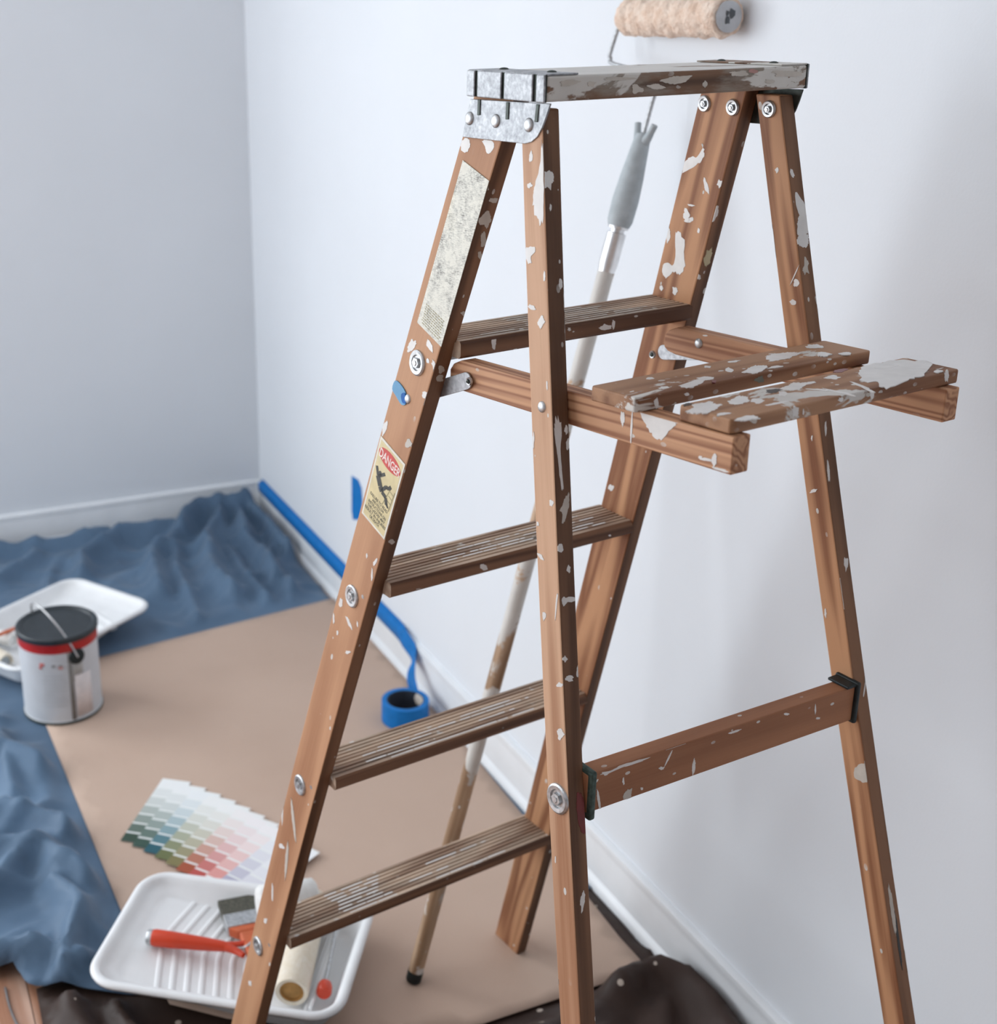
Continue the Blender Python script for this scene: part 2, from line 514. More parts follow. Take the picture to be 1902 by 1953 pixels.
def flat_mask(x, y, soft=.05):
    """0 where something lies on the cloth, 1 in the open"""
    k = max(0, min(1, poly_sd((x, y), PAPER) / soft))
    for a, b, r in FLAT:
        k = min(k, max(0, min(1, (math.hypot(x - a, y - b) - r) / soft)))
    return k * k * (3 - 2 * k)
def fold(p, pts, w, h, skew=2.):
    best = None
    for a, b in zip(pts, pts[1:]):
        d, t = seg_dist(p, a, b)
        if best is None or d < best: best = d
    e0 = math.hypot(p[0] - pts[0][0], p[1] - pts[0][1]); e1 = math.hypot(p[0] - pts[-1][0], p[1] - pts[-1][1])
    return h * math.exp(-(best / w) ** skew)
BF = [  # ridges of the blue cloth: polyline, half width, height
    ([(-.05, -.06), (-.10, -.08), (-.22, -.07)], .030, .055), ([(-.22, -.06), (-.27, -.10), (-.29, -.16)], .035, .055),
    ([(-.05, -.07), (-.06, -.22), (-.05, -.40)], .022, .050), ([(-.10, -.10), (-.15, -.27), (-.13, -.55)], .026, .042),
    ([(-.16, -.10), (-.26, -.28), (-.28, -.60)], .032, .040), ([(-.26, -.13), (-.40, -.26), (-.44, -.52)], .030, .034),
    ([(-.30, -.08), (-.48, -.10), (-.60, -.20), (-.62, -.34)], .032, .034), ([(-.07, -.30), (-.13, -.44), (-.10, -.64)], .018, .022),
    ([(-.34, -.20), (-.36, -.40), (-.40, -.68)], .024, .020), ([(-.5, -.06), (-.75, -.09), (-.95, -.05)], .030, .028),
    ([(-.70, -.14), (-.84, -.28), (-1.0, -.34)], .030, .022), ([(-.2, -.3), (-.21, -.45), (-.19, -.66)], .02, .024),
    ([(-1.05, -1.18), (-.95, -1.16), (-.86, -1.24)], .030, .028), ([(-1.1, -1.33), (-.97, -1.36), (-.86, -1.48)], .034, .034),
    ([(-1.0, -1.50), (-.90, -1.54), (-.85, -1.66)], .030, .040), ([(-1.15, -1.62), (-1.0, -1.58), (-.92, -1.50)], .035, .030),
    ([(-.90, -1.62), (-.89, -1.74), (-.92, -1.84)], .026, .034), ([(-1.1, -1.76), (-.98, -1.78), (-.88, -1.84)], .022, .030),
    ([(-.93, -1.05), (-.95, -1.15), (-.93, -1.30)], .022, .020),
]
def wrinkle(x, y, s, seed):
    v = Vector((x * s, y * s, seed))
    w = nvec(v * .7) * .8
    n = noise.noise(v + w)
    return (1 - min(1, abs(n) * 2.4)) ** 2
def blue_z(x, y):
    k = flat_mask(x, y)
    h = 0.
    if k > 0:
        q = Vector((x * 6, y * 6, 3.1)); d = nvec(q) * .03
        p = (x + d.x, y + d.y)
        for pts, w, hh in BF: h = max(h, fold(p, pts, w * .8, hh * 1.35, 1.6)) + .12 * fold(p, pts, w * 1.6, hh)
        h += .017 * wrinkle(x, y, 5.5, 1.7) + .006 * wrinkle(x, y, 11, 8.2)
        edge = min(1, max(0, (-.022 - x) / .03)) * min(1, max(0, (-.018 - y) / .02))
        h *= edge
    return -.0022 + h * k
BLUE = [(-.030, -.035), (-.028, -.30), (-.029, -.55), (-.032, -.70), (-.027, -1.0), (-.026, -1.6), (-.026, -1.97), (-.30, -1.93), (-.55, -1.93), (-.80, -1.93), (-.875, -1.90), (-.985, -1.852), (-1.0, -1.80), (-1.10, -1.79), (-1.6, -1.75), (-1.62, -.05), (-.9, -.045), (-.5, -.030), (-.30, -.032)]
tag(sheet('drop_cloth', BLUE, .0125, blue_z, M_BLUE, seed=2), 'crumpled steel-blue fabric drop cloth bunched into the room corner under the kraft paper', 'drop cloth')
NF = [
    ([(-.030, -2.62), (-.034, -2.40), (-.040, -2.26), (-.075, -2.212), (-.13, -2.235)], .034, .066), ([(-.12, -2.23), (-.20, -2.25), (-.30, -2.26)], .03, .030), ([(-.06, -2.24), (-.13, -2.34), (-.20, -2.40)], .028, .030),
    ([(-.04, -2.30), (-.08, -2.40), (-.11, -2.55)], .030, .035), ([(-.16, -2.26), (-.28, -2.32), (-.40, -2.33)], .025, .026),
    ([(-.93, -1.93), (-.90, -2.05), (-.86, -2.2)], .020, .030), ([(-.86, -1.95), (-.84, -2.06), (-.78, -2.2)], .018, .034), ([(-.78, -2.0), (-.76, -2.1), (-.70, -2.22)], .016, .022),
]
def brown_z(x, y):
    k = flat_mask(x, y, .035)
    if poly_sd((x, y), BLUE) < .03: k *= max(0, poly_sd((x, y), BLUE) / .03) if y > -2.0 else 1
    h = 0.
    if k > 0:
        d = nvec(Vector((x * 7, y * 7, 9.1))) * .02
        for pts, w, hh in NF: h = max(h, fold((x + d.x, y + d.y), pts, w, hh))
        h += .014 * wrinkle(x, y, 8, 4.4)
        h *= min(1, max(0, (-.008 - x) / .018))
    return -.0052 + h * k
BROWN = [(-.972, -1.845), (-.985, -2.2), (-.97, -2.75), (-.40, -3.0), (-.02, -2.95), (-.026, -2.4), (-.026, -1.9), (-.3, -1.88), (-.6, -1.9), (-.85, -1.84)]
tag(sheet('drop_cloth', BROWN, .013, brown_z, M_BROWN, seed=5), 'dark brown paint-speckled fabric drop cloth lying under the near edge of the kraft paper', 'drop cloth')
def paper_z(x, y):
    e = max(0, poly_sd((x, y), PAPER) + .12) / .12
    return .0003 + .0006 * noise.noise(Vector((x * 3, y * 3, 0))) * (1 - e) + 0.0 * e * max(0, noise.noise(Vector((x * 5, y * 5, 4))))
tag(sheet('kraft_paper', PAPER, .03, paper_z, M_KRAFT, .0006, .0, 1), 'large sheet of plain brown kraft paper spread flat over the drop cloths', 'paper')

# ------------------------------------------------------------------ ladder geometry
H = 1.41768; TC = .02128; CA = .1595; C0, C1 = .29535, .40707
V0 = .36
LROT = .1580037
LORG = Vector((-.45555622, -2.18827396, 0))
_c, _s = math.cos(LROT), math.sin(LROT)
def L2W(u, v, z):
    x, y = u, -v
    return Vector((LORG.x + _c * x - _s * y, LORG.y + _s * x + _c * y, z))
def W2L(p):   # -> (u, v, z)
    x, y = p.x - LORG.x, p.y - LORG.y
    return Vector((_c * x + _s * y, -(-_s * x + _c * y), p.z))
def LP(u, v, z): return Vector((u, -(v - V0), z))      # ladder empty's own space
BOW = {('f', -1): .01302, ('f', 1): -.00237, ('r', -1): .01425, ('r', 1): .01368}
def fr(side, edge, z, inner=0):
    return (side * (.15048 + .0765 * (H - z) - inner * .01843), .30229 - .311 * (H - z) + edge * .06023 - BOW['f', side] * 4 * (H - z) * z / H / H, z)
def rr(side, edge, z, inner=0):
    return (side * (.15133 + .0786 * (H - z) - inner * .01862), .36043 + .2447 * (H - z) + edge * .0303 - BOW['r', side] * 4 * (H - z) * z / H / H, z)
lad = empty('step_ladder', L2W(0, V0, 0), LROT, 'old paint-splashed wooden step ladder with a fold-out pail shelf', 'ladder')

def plane_of(pts):
    a, b, c = [L2W(*p) for p in pts]
    n = (b - a).cross(c - a).normalized()
    if n.dot(CAM - a) < 0: n = -n
    return a, n
def rail_face(fn, side, kind):
    def f(z):
        if kind == 'o': return plane_of((fn(side, 0, z, 0), fn(side, 1, z, 0), fn(side, 0, z + .04, 0)))
        if kind == 'i': return plane_of((fn(side, 0, z, 1), fn(side, 1, z, 1), fn(side, 0, z + .04, 1)))
        return plane_of((fn(side, 1, z, 0), fn(side, 1, z, 1), fn(side, 1, z + .04, 0)))
    return f
FACES = {'NFo': rail_face(fr, -1, 'o'), 'NFr': rail_face(fr, -1, 'r'), 'FFi': rail_face(fr, 1, 'i'), 'FFr': rail_face(fr, 1, 'r'),
         'NRo': rail_face(rr, -1, 'o'), 'NRr': rail_face(rr, -1, 'r'), 'FRi': rail_face(rr, 1, 'i'), 'FRr': rail_face(rr, 1, 'r')}
def fixed(pts):
    pl_ = plane_of(pts)
    return lambda z: pl_
def on_face(face, x, y):
    z = .8
    for _ in range(5):
        p, n = FACES[face](z)
        q = px_plane(x, y, p, n)
        z = max(-.1, min(1.5, q.z))
    return q, n
def to_lad(p):
    return LP(*W2L(p))
def lad_dir(n): return Vector((_c * n.x + _s * n.y, -_s * n.x + _c * n.y, n.z))
def catm(pts, n): return spline(pts, n, True)

# ---- rails and legs
def rail(name, fn, side, ztop, mat, zb=0., topcut=None):
    secs = []
    N = 14
    for k in range(N + 1):
        z = ztop + (zb - ztop) * k / N
        secs.append([LP(*fn(side, 0, z, 0)), LP(*fn(side, 1, z, 0)), LP(*fn(side, 1, z, 1)), LP(*fn(side, 0, z, 1))])
    o = loft(name, secs, mat, lad, .0016)
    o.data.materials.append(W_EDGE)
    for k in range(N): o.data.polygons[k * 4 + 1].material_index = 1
    return o
ZT = H - TC - .0005
nf = rail('front_rail', fr, -1, ZT, W_RAIL)
ff = rail('front_rail', fr, 1, ZT, W_LEG)
nr = rail('rear_leg', rr, -1, ZT - .006, W_LEGN)
frl = rail('rear_leg', rr, 1, ZT - .006, W_LEG)

# ---- top board
def hexa(name, u0, u1, v0, v1, z0, z1, mat, bevel=.0015):
    return loft(name, [[LP(u, v0, z0), LP(u, v1, z0), LP(u, v1, z1), LP(u, v0, z1)] for u in (u0, u1)], mat, lad, bevel)
tb = hexa('top_board', -CA + .002, CA - .002, C0, C1, H - TC, H, W_CAP, .002)
tb.data.materials.append(W_CAPT)
tb.data.polygons[2].material_index = 1

# ---- treads with grooves
def tread(k):
    z = 1.16299 - k * .28975
    vf, vr = fr(1, 0, z)[1] * .5 + fr(-1, 0, z)[1] * .5, fr(1, 1, z)[1] * .5 + fr(-1, 1, z)[1] * .5 + .005
    vf += .002
    th = .018
    prof = [(vf, z - th), (vr - .003, z - th), (vr, z - th + .003), (vr, z - .003), (vr - .002, z)]
    n = 8; gw = (vr - vf - .008) / n
    for i in range(n):
        a = vr - .004 - i * gw
        prof += [(a - gw * .52, z), (a - gw * .62, z - .0032), (a - gw * .90, z - .0032), (a - gw * 1.0, z)]
    prof += [(vf, z)]
    u0 = fr(-1, 0, z, 1)[0] - .003; u1 = fr(1, 0, z, 1)[0] + .003
    o = loft('tread', [[LP(u, v, zz) for v, zz in prof] for u in (u0, u1)], W_STEP, lad, 0,
             M=frame(LP(0, vr, z), Vector((1, 0, 0)), Vector((0, 1, 0))))
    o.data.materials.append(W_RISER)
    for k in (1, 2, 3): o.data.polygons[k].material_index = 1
    tube('tie_rod', [LP(fr(-1, .5, z - .026, 0)[0], (vf + vr) / 2, z - th - .006), LP(fr(1, .5, z - .026, 0)[0], (vf + vr) / 2, z - th - .006)], .0028, M_STEEL, lad, 8)
    return z, vf, vr, gw, u0, u1, o
TR = [tread(k) for k in range(4)]
def ridge_paint(k, ua, ub, rows, seed):
    """paint left on the raised ribs of a tread"""
    rnd = random.Random(seed)
    z, vf, vr, gw, u0, u1, o = TR[k]
    bm = bmesh.new()
    for i in rows:
        a = vr - .004 - i * gw
        u = ua + rnd.uniform(-.01, .01)
        end = ub + rnd.uniform(-.012, .012)
        while u < end:
            L = rnd.uniform(.01, .04)
            e = min(end, u + L)
            box_bm(bm, (u, -(a - V0) + gw * .06, z), (e, -(a - V0) + gw * rnd.uniform(.3, .46), z + .0004))
            u = e + rnd.choice((0, .002, .008) if k else (0, 0, .001))
    from_bm('paint_residue', bm, M_SPLASHG if k == 0 else M_SPLASH, lad)['kind'] = 'stuff'
ridge_paint(0, -.06, .055, range(0, 8), 1)
ridge_paint(0, .055, .10, range(0, 3), 6)
ridge_paint(3, -.135, -.06, range(0, 8), 2)
ridge_paint(1, -.09, .04, (2, 3, 5), 3)
ridge_paint(1, .04, .13, (1, 2, 4, 6), 8)
ridge_paint(2, -.11, .12, (0, 4), 4)
ridge_paint(2, -.14, -.05, (1, 3), 14)
ridge_paint(2, .02, .10, (2, 5), 15)
ridge_paint(3, .02, .14, (0, 5), 16)
ridge_paint(3, -.02, .04, (2,), 17)
ridge_paint(0, -.13, -.07, (0, 1), 18)

# ---- pail shelf: arms, slats, link straps
def fu(z): return .15133 + .0786 * (H - z) - .01862
UA = fu(1.15)
def arm_top(v, k=0.):      # k: 0 near arm, 1 far arm
    return (1.145 + .056 * (v - .307)) * (1 - k) + (1.139 + .033 * (v - .273)) * k
ARM_H = .0305
def arm(side):
    uo, ui = side * (UA - .0005), side * (UA - .019)
    v0, v1 = .266, (.640 if side < 0 else .616)
    kk = 0 if side < 0 else 1
    secs = []
    for v, dt, db in ((v0, .012, .006), (v0 + .006, .005, .002), (v0 + .018, 0, 0), (v1, 0, 0)):
        t, b = arm_top(v, kk) - dt, arm_top(v, kk) - ARM_H + db
        secs.append([LP(uo, v, b), LP(uo, v, t), LP(ui, v, t), LP(ui, v, b)])
    return loft('shelf_arm', secs, W_ARM, lad, .0012)
na = arm(-1); fa = arm(1)
def uk(u): return max(0., min(1., (u + UA - .010) / (2 * UA - .020)))
def skew(u): return -.030 * (u + .158) / .318
def slat(v0, v1, u0, u1, th, cham):
    zt = lambda u, v: 1.145 + .056 * (v - .307) + (u + .145) / .29 * (arm_top(v, 1) - arm_top(v, 0)) + .0005
    secs = []
    for u, c in ((u0, cham), (u0 + cham, 0), (u1 - cham, 0), (u1, cham)):
        a, b = v0 + c * .8 + skew(u), v1 - c * .5 + skew(u)
        secs.append([LP(u, a, zt(u, a)), LP(u, b, zt(u, b)), LP(u, b, zt(u, b) + th), LP(u, a, zt(u, a) + th)])
    o = loft('shelf_slat', secs, W_SLAT, lad, .0015)
    T_ = fixed([(u, v + skew(u), zt(u, v + skew(u)) + th) for u, v in ((-.1, v0), (-.1, v1), (.1, v0))])
    R_ = fixed([(u, v1 + skew(u), z) for u, z in ((-.1, 1.15), (.1, 1.15), (-.1, 1.2))])
    return o, T_, R_
s1, FACES['S1t'], FACES['S1r'] = slat(.486, .5435, -.164, .163, .0128, .004)
s2, FACES['S2t'], FACES['S2r'] = slat(.577, .636, -.151, .167, .0122, .005)
FACES['NAo'] = fixed([(-UA + .0005, .3, 1.1), (-UA + .0005, .5, 1.1), (-UA + .0005, .3, 1.2)])
FACES['FAi'] = fixed([(UA - .019, .3, 1.1), (UA - .019, .5, 1.1), (UA - .019, .3, 1.2)])
for k in range(4):
    z, vf, vr = TR[k][:3]
    FACES['T%dr' % k] = fixed([(0, vr, z), (.1, vr, z), (0, vr, z - .1)])
FACES['CAPr'] = fixed([(0, C1, H), (.1, C1, H), (0, C1, H - .1)])

# ---- rear crossbar
BV = .532
bar_secs = []
for u, zt in ((-fu(.80), .8185), (fu(.78), .8035)):
    bar_secs.append([LP(u, BV - .019, zt - .040), LP(u, BV, zt - .040), LP(u, BV, zt), LP(u, BV - .019, zt)])
bar = loft('rear_crossbar', bar_secs, W_BAR, lad, .0012)
FACES['BARr'] = fixed([(0, BV, .8), (.1, BV, .8), (0, BV, .9)])
loft('crossbar_bracket', [[LP(u, BV - .024, .772), LP(u, BV + .004, .772), LP(u, BV + .004, .822), LP(u, BV - .024, .822)] for u in (-fu(.80) + .0003, -fu(.80) + .0075)], M_GREEN, lad, .002)
loft('crossbar_bracket', [[LP(u, BV - .026, .761), LP(u, BV + .004, .761), LP(u, BV + .004, .8085), LP(u, BV - .026, .8085)] for u in (fu(.78) - .006, fu(.78) - .0003)], M_BLACK, lad, .002)
loft('crossbar_bracket', [[LP(u, BV - .024, .8042), LP(u, BV + .002, .8042), LP(u, BV + .002, .8072), LP(u, BV - .024, .8072)] for u in (fu(.78) - .019, fu(.78) - .005)], M_BLACK, lad, .0008)

# ---- hardware placed on a face
def face_matrix(face, x, y, lift=0.):
    q, n = on_face(face, x, y)
    p = to_lad(q + n * lift)
    nn = lad_dir(n)
    M = nn.to_track_quat('Z', 'Y').to_matrix().to_4x4()
    M.translation = p
    return M
def washer(face, x, y, r, nut=True):
    M = face_matrix(face, x, y)
    o = lathe('washer', [(0, .0004), (r * .55, .0004), (r * .62, .0022), (r * .86, .0026), (r * .97, .0016), (r, 0)], M_STEEL, lad, M, 28)
    lathe('nut', [(0, .0046), (r * .2, .0046), (r * .22, .0038), (r * .40, .0036), (r * .42, .0004)], M_DARKMETAL if not nut else M_STEEL, o, None, 6 if nut else 16, 20)
    return o
def rivet(face, x, y, r, lift=0., h=.45):
    M = face_matrix(face, x, y, lift)
    return lathe('rivet', [(r * math.cos(a), r * h * math.sin(a)) for a in [math.pi / 2 * i / 6 for i in range(7)]], M_STEEL, lad, M, 18, 60)
for x, y in ((797, 692), (672, 1137), (573, 1497), (493, 1804)): washer('NFo', x, y, .0135)
washer('NRo', 1065, 1523, .0145)
for f, x, y in (('FFi', 1344.6, 197.5), ('FFi', 1398.6, 204.6), ('FRi', 1467.6, 208)): washer(f, x, y, .0085)
rivet('NFo', 778, 761, .0052)
rivet('NRo', 1034, 776, .0052)
rivet('FAi', 1333, 655, .0055)
# link straps between rails and arms
def strap(side, va, za, vb, zb, u, w=.0085, t=.002):
    d = Vector((0, vb - va, zb - za)).normalized()
    nn = Vector((0, -d.z, d.y))
    pts = []
    for k in range(9):
        a = math.pi / 2 + math.pi * k / 8
        pts.append((va + (d.y * math.cos(a) + nn.y * math.sin(a)) * w, za + (d.z * math.cos(a) + nn.z * math.sin(a)) * w))
    for k in range(9):
        a = -math.pi / 2 + math.pi * k / 8
        pts.append((vb + (d.y * math.cos(a) + nn.y * math.sin(a)) * w, zb + (d.z * math.cos(a) + nn.z * math.sin(a)) * w))
    o = loft('link_strap', [[LP(u, v, z) for v, z in pts], [LP(u + side * t, v, z) for v, z in pts]], plain('dull strap steel', (.38, .39, .41, 1), .5, .8, .12, 200), lad, .0004)
    return o
strap(-1, .215, 1.092, .297, 1.1265, -UA - .0002)
strap(1, .249, 1.1015, .325, 1.118, UA + .0002 - .003)
FACES['NS'] = fixed([(-UA - .0022, .3, 1.1), (-UA - .0022, .4, 1.1), (-UA - .0022, .3, 1.2)])
washer('NS', 897, 727, .0042, False)
FACES['FS'] = fixed([(UA - .0032, .3, 1.1), (UA - .0032, .4, 1.1), (UA - .0032, .3, 1.2)])
washer('FS', 1246, 676, .0045, False)
# nut plate under the bottom tread
loft('nut_plate', [[LP(fr(1, .5, .26, 1)[0] - d, v, z) for v, z in ((-.066, .255), (-.042, .255), (-.042, .275), (-.066, .275))] for d in (.0002, .004)], M_GREEN, lad, .001)

# ---- top brackets in galvanised steel
def bracket(side):
    s = side
    uo = s * (CA - .002)
    g = empty('end_bracket', LP(0, V0, 0)); g.parent = lad; g.location = (0, 0, 0)
    # dark pressed plate behind, bright raised panels in front
    def plate(name, pts, u0, u1, mat, bevel=.0006):
        return loft(name, [[LP(u0, v, z) for v, z in pts], [LP(u1, v, z) for v, z in pts]], mat, g, bevel)
    zb, zt = H - TC - .0005, H + .0012
    plate('end_plate', [(C0, zb), (C1, zb), (C1, zt), (C0, zt)], uo, uo + s * .0012, M_DARKMETAL)
    L = C1 - C0
    for a, b in ((0, .105), (.145, .46), (.50, .855), (.90, 1.0)):
        plate('pressed_panel', [(C0 + L * a, zb), (C0 + L * b, zb), (C0 + L * b, zt), (C0 + L * a, zt)], uo + s * .0013, uo + s * .0034, M_GALV, .001)
    # top flange
    loft('top_flange', [[LP(u, C0, H + .0002), LP(u, C1 - .001, H + .0002), LP(u, C1 - .001, H + .0017), LP(u, C0, H + .0017)] for u in (uo + s * .001, uo - s * .034)], M_GALV if s < 0 else W_CAP, g, .0004)
    for v in (C0 + .022, C1 - .022):
        lathe('rivet', [(.0045 * math.cos(a), .0018 * math.sin(a)) for a in (0, .5, 1, math.pi / 2)], M_DARKMETAL, g, Matrix.Translation(LP(uo - s * .022, v, H + .0017)), 12, 60)
    return g
gb = bracket(-1)
bracket(1)
# hanging plates riveted to the rail tops
def hang_plate(side):
    pxs = [(896, 189), (1048.5, 197.5), (1042, 222), (1035, 244), (1027, 261), (1016, 271), (1004, 274), (985, 272), (885, 261)]
    base = lambda z: 0
    pts = []
    q0 = W2L(px_plane(960, 230, L2W(fr(-1, 0, 1.37)[0] - .0012, 0, 0), Vector((_c, _s, 0))))
    for x, y in pxs:
        q = W2L(px_plane(x, y, L2W(fr(-1, 0, 1.37)[0] - .0012, 0, 0), Vector((_c, _s, 0))))
        pts.append((q.y, min(q.z, H - TC - .001)))
    def sec(off): return [LP(side * (.15048 + .0765 * (H - z) + .0006 + off), v, z) for v, z in pts]
    return loft('hanging_plate', [sec(0), sec(.0018)], M_GALV if side < 0 else M_DARKMETAL, lad, .0005)
hang_plate(-1); hang_plate(1)
for x, y in ((900, 226), (950, 231), (1013, 238.5)): rivet('NFo', x, y, .0062, .0024)
def slot(pts, r, mat, face, lift):
    q = [on_face(face, *p) for p in pts]
    a, b = [to_lad(p + n * lift) for p, n in q]
    M = frame((a + b) / 2, b - a, lad_dir(q[0][1]))
    L = (b - a).length / 2
    return box('pressed_rib', (-L, -.0006, -r), (L, .0009, r), mat, lad, .0005, M)
for a, b in (((919, 190), (918, 220)), ((973.6, 195), (972, 228)), ((1031, 199), (1027.5, 233))):
    slot((a, b), .0021, M_DARKMETAL, 'NFo', .0024)

# ---- stickers
def quad_map(face, corners, lift):
    P = [on_face(face, *c) for c in corners]         # TL TR BR BL
    n = lad_dir(P[0][1])
    Q = [to_lad(p) + n * lift for p, _ in P]
    def f(s, t, d=0.):
        return (Q[0] * (1 - s) * (1 - t) + Q[1] * s * (1 - t) + Q[2] * s * t + Q[3] * (1 - s) * t) + n * d
    return f, n
def flat_poly(name, f, polys, d0, d1, mat, parent):
    bm = bmesh.new()
    for pl_ in polys:
        lo_v = [bm.verts.new(f(s, t, d0)) for s, t in pl_]
        hi_v = [bm.verts.new(f(s, t, d1)) for s, t in pl_]
        n = len(pl_)
        try:
            bm.faces.new(hi_v)
            for i in range(n): bm.faces.new((lo_v[i], lo_v[(i + 1) % n], hi_v[(i + 1) % n], hi_v[i]))
        except ValueError: pass
    return from_bm(name, bm, mat, parent)
def text_polys(body, s0, s1, t0, t1):
    """lettering mesh mapped into the sticker's unit square"""
    cu = bpy.data.curves.new('lettering', 'FONT')
    cu.body = body
    cu.resolution_u = 3
    cu.offset = .014
    o = bpy.data.objects.new('lettering', cu)
    COL.objects.link(o)
    bpy.context.view_layer.update()
    me = bpy.data.meshes.new_from_object(o.evaluated_get(bpy.context.evaluated_depsgraph_get()))
    bpy.data.objects.remove(o); bpy.data.curves.remove(cu)
    xs = [v.co.x for v in me.vertices]; ys = [v.co.y for v in me.vertices]
    x0, x1, y0, y1 = min(xs), max(xs), 0., .7
    out = [[(s0 + (s1 - s0) * (me.vertices[i].co.x - x0) / (x1 - x0), t1 + (t0 - t1) * (me.vertices[i].co.y - y0) / (y1 - y0)) for i in p.vertices] for p in me.polygons]
    bpy.data.meshes.remove(me)
    return out
M_STCREAM = plain('aged cream sticker', srgb(214, 198, 150), .45, 0, .06, 60)
M_STWHITE = plain('sticker white border', srgb(226, 222, 208), .45, 0, .05, 80)
M_STRED = plain('sticker red ink', srgb(196, 44, 32), .45, 0, .08, 120)
M_STWHITE2 = plain('sticker white ink', srgb(242, 226, 220), .45, 0, .04, 60)
M_INK = plain('sticker dark ink', srgb(34, 34, 26), .5, 0, .1, 60)
M_INK2 = plain('sticker pale olive ink', srgb(150, 140, 100), .5, 0, .1, 60)
f, n = quad_map('NFo', ((727.7, 831), (774, 886), (734, 1029.6), (691, 978)), .0004)
st = flat_poly('warning_sticker', f, [[(0, 0), (1, 0), (1, 1), (0, 1)]], -.0002, .0003, M_STWHITE, lad)
flat_poly('sticker_field', f, [[(.05, .03), (.95, .03), (.95, .975), (.05, .975)]], .0003, .0004, M_STCREAM, st)
ell = [(.50 + .44 * math.cos(a), .150 + .095 * math.sin(a)) for a in [2 * math.pi * i / 32 for i in range(32)]]
flat_poly('red_oval', f, [ell], .0004, .0005, M_STRED, st)
flat_poly('lettering', f, text_polys('DANGER', .10, .93, .105, .205), .0005, .0006, M_STWHITE2, st)
def stroke(pts, w):
    out = []
    for (a, b), (c, d) in zip(pts, pts[1:]):
        L = math.hypot(c - a, (d - b) * 2.2) or 1
        nx, ny = -(d - b) * 2.2 / L * w, (c - a) / L * w / 2.2
        out.append([(a + nx, b + ny), (c + nx, d + ny), (c - nx, d - ny), (a - nx, b - ny)])
    return out
fig = stroke([(.12, .335), (.24, .42)], .045) + stroke([(.24, .42), (.40, .50), (.50, .535)], .085) + stroke([(.26, .42), (.46, .325)], .04)
fig += stroke([(.48, .53), (.60, .44), (.70, .43), (.76, .385)], .045) + stroke([(.50, .54), (.68, .55), (.76, .62)], .055) + stroke([(.74, .61), (.84, .63)], .03)
fig += [[(.295 + .06 * math.cos(a), .375 + .03 * math.sin(a)) for a in [2 * math.pi * i / 12 for i in range(12)]]]
flat_poly('falling_figure', f, fig, .0005, .0006, M_INK, st)
ladp = stroke([(.93, .40), (.88, .66)], .016) + stroke([(.78, .385), (.62, .66)], .014)
for t in (.44, .50, .56, .62): ladp += stroke([(.80 - (t - .4) * .5, t), (.92 - (t - .4) * .2, t + .01)], .012)
flat_poly('ladder_picture', f, ladp, .0004, .0005, M_INK2, st)
lines = ('FAILURE TO READ', 'AND FOLLOW', 'INSTRUCTIONS ON', 'THIS LADDER MAY', 'RESULT IN INJURIES', 'OR DEATH')
tp = []
for i, s in enumerate(lines):
    w = .88 * len(s) / 18
    tp += text_polys(s, .5 - w / 2 - .0, .5 + w / 2, .662 + i * .049, .698 + i * .049)
flat_poly('lettering', f, tp, .0004, .0005, M_INK, st)
def foil():
    t = NT('worn silver foil label')
    a = t.noise(t.coords((1, 1, 1)), 60, 6, .72)
    b = t.noise(t.coords((1, 1, 1)), 14, 3)
    c = t.noise(t.coords((18, 18, 90)), 12, 3, .7)
    f_ = t.math('ADD', t.math('MULTIPLY', a, .6), t.math('MULTIPLY', c, .4))
    col = t.ramp(f_, [(.38, srgb(92, 86, 78)), (.46, srgb(172, 169, 160)), (.56, srgb(208, 205, 194))])
    col = t.mix(t.step(b, .5, .72), col, t.mix(.6, col, srgb(218, 204, 160)))
    t.set(col, t.math('MULTIPLY_ADD', a, .5, .25), .2)
    t.bump(a, .3, .0008)
    return t.m
f2, n2 = quad_map('NFo', ((884, 305.6), (934, 345), (842.5, 661.5), (797, 615)), .0004)
fo = flat_poly('foil_label', f2, [[(0, 0), (1, 0), (1, 1), (0, 1)]], -.0002, .0004, foil(), lad)
rnd = random.Random(4)
dash = []
for r_ in range(9):
    s = .12 + rnd.uniform(0, .05)
    t = .855 + r_ * .0145
    while s < .86:
        w = rnd.uniform(.03, .10)
        dash.append([(s, t), (min(.9, s + w), t), (min(.9, s + w), t + .006), (s, t + .006)])
        s += w + .025
flat_poly('worn_print', f2, dash, .0004, .0005, M_INK2, fo)
# scrap of blue tape by the rivet
def face_poly(name, face, pxs, mat, lift=.0004, thick=.0004, parent=None, n=3):
    Q = [on_face(face, *p) for p in pxs]
    nn = lad_dir(Q[0][1])
    P = [to_lad(q) for q, _ in Q]
    if n > 1: P = spline(P, n, True)
    bm = bmesh.new()
    a = [bm.verts.new(p + nn * (lift - .0004)) for p in P]
    b = [bm.verts.new(p + nn * (lift + thick)) for p in P]
    bm.faces.new(b)
    for i in range(len(P)): bm.faces.new((a[i], a[(i + 1) % len(P)], b[(i + 1) % len(P)], b[i]))
    return from_bm(name, bm, mat, parent or lad)
face_poly('tape_scrap', 'NFo', [(755, 726), (764, 731), (775, 748), (777, 768), (768, 772), (757, 755), (750, 742)], plain('pale blue tape', srgb(84, 154, 200), .5), .0006, .0006)
face_poly('tape_scrap', 'NFo', [(768, 752), (775, 750), (777, 768), (770, 767)], M_TAPE_D, .0014, .0005)

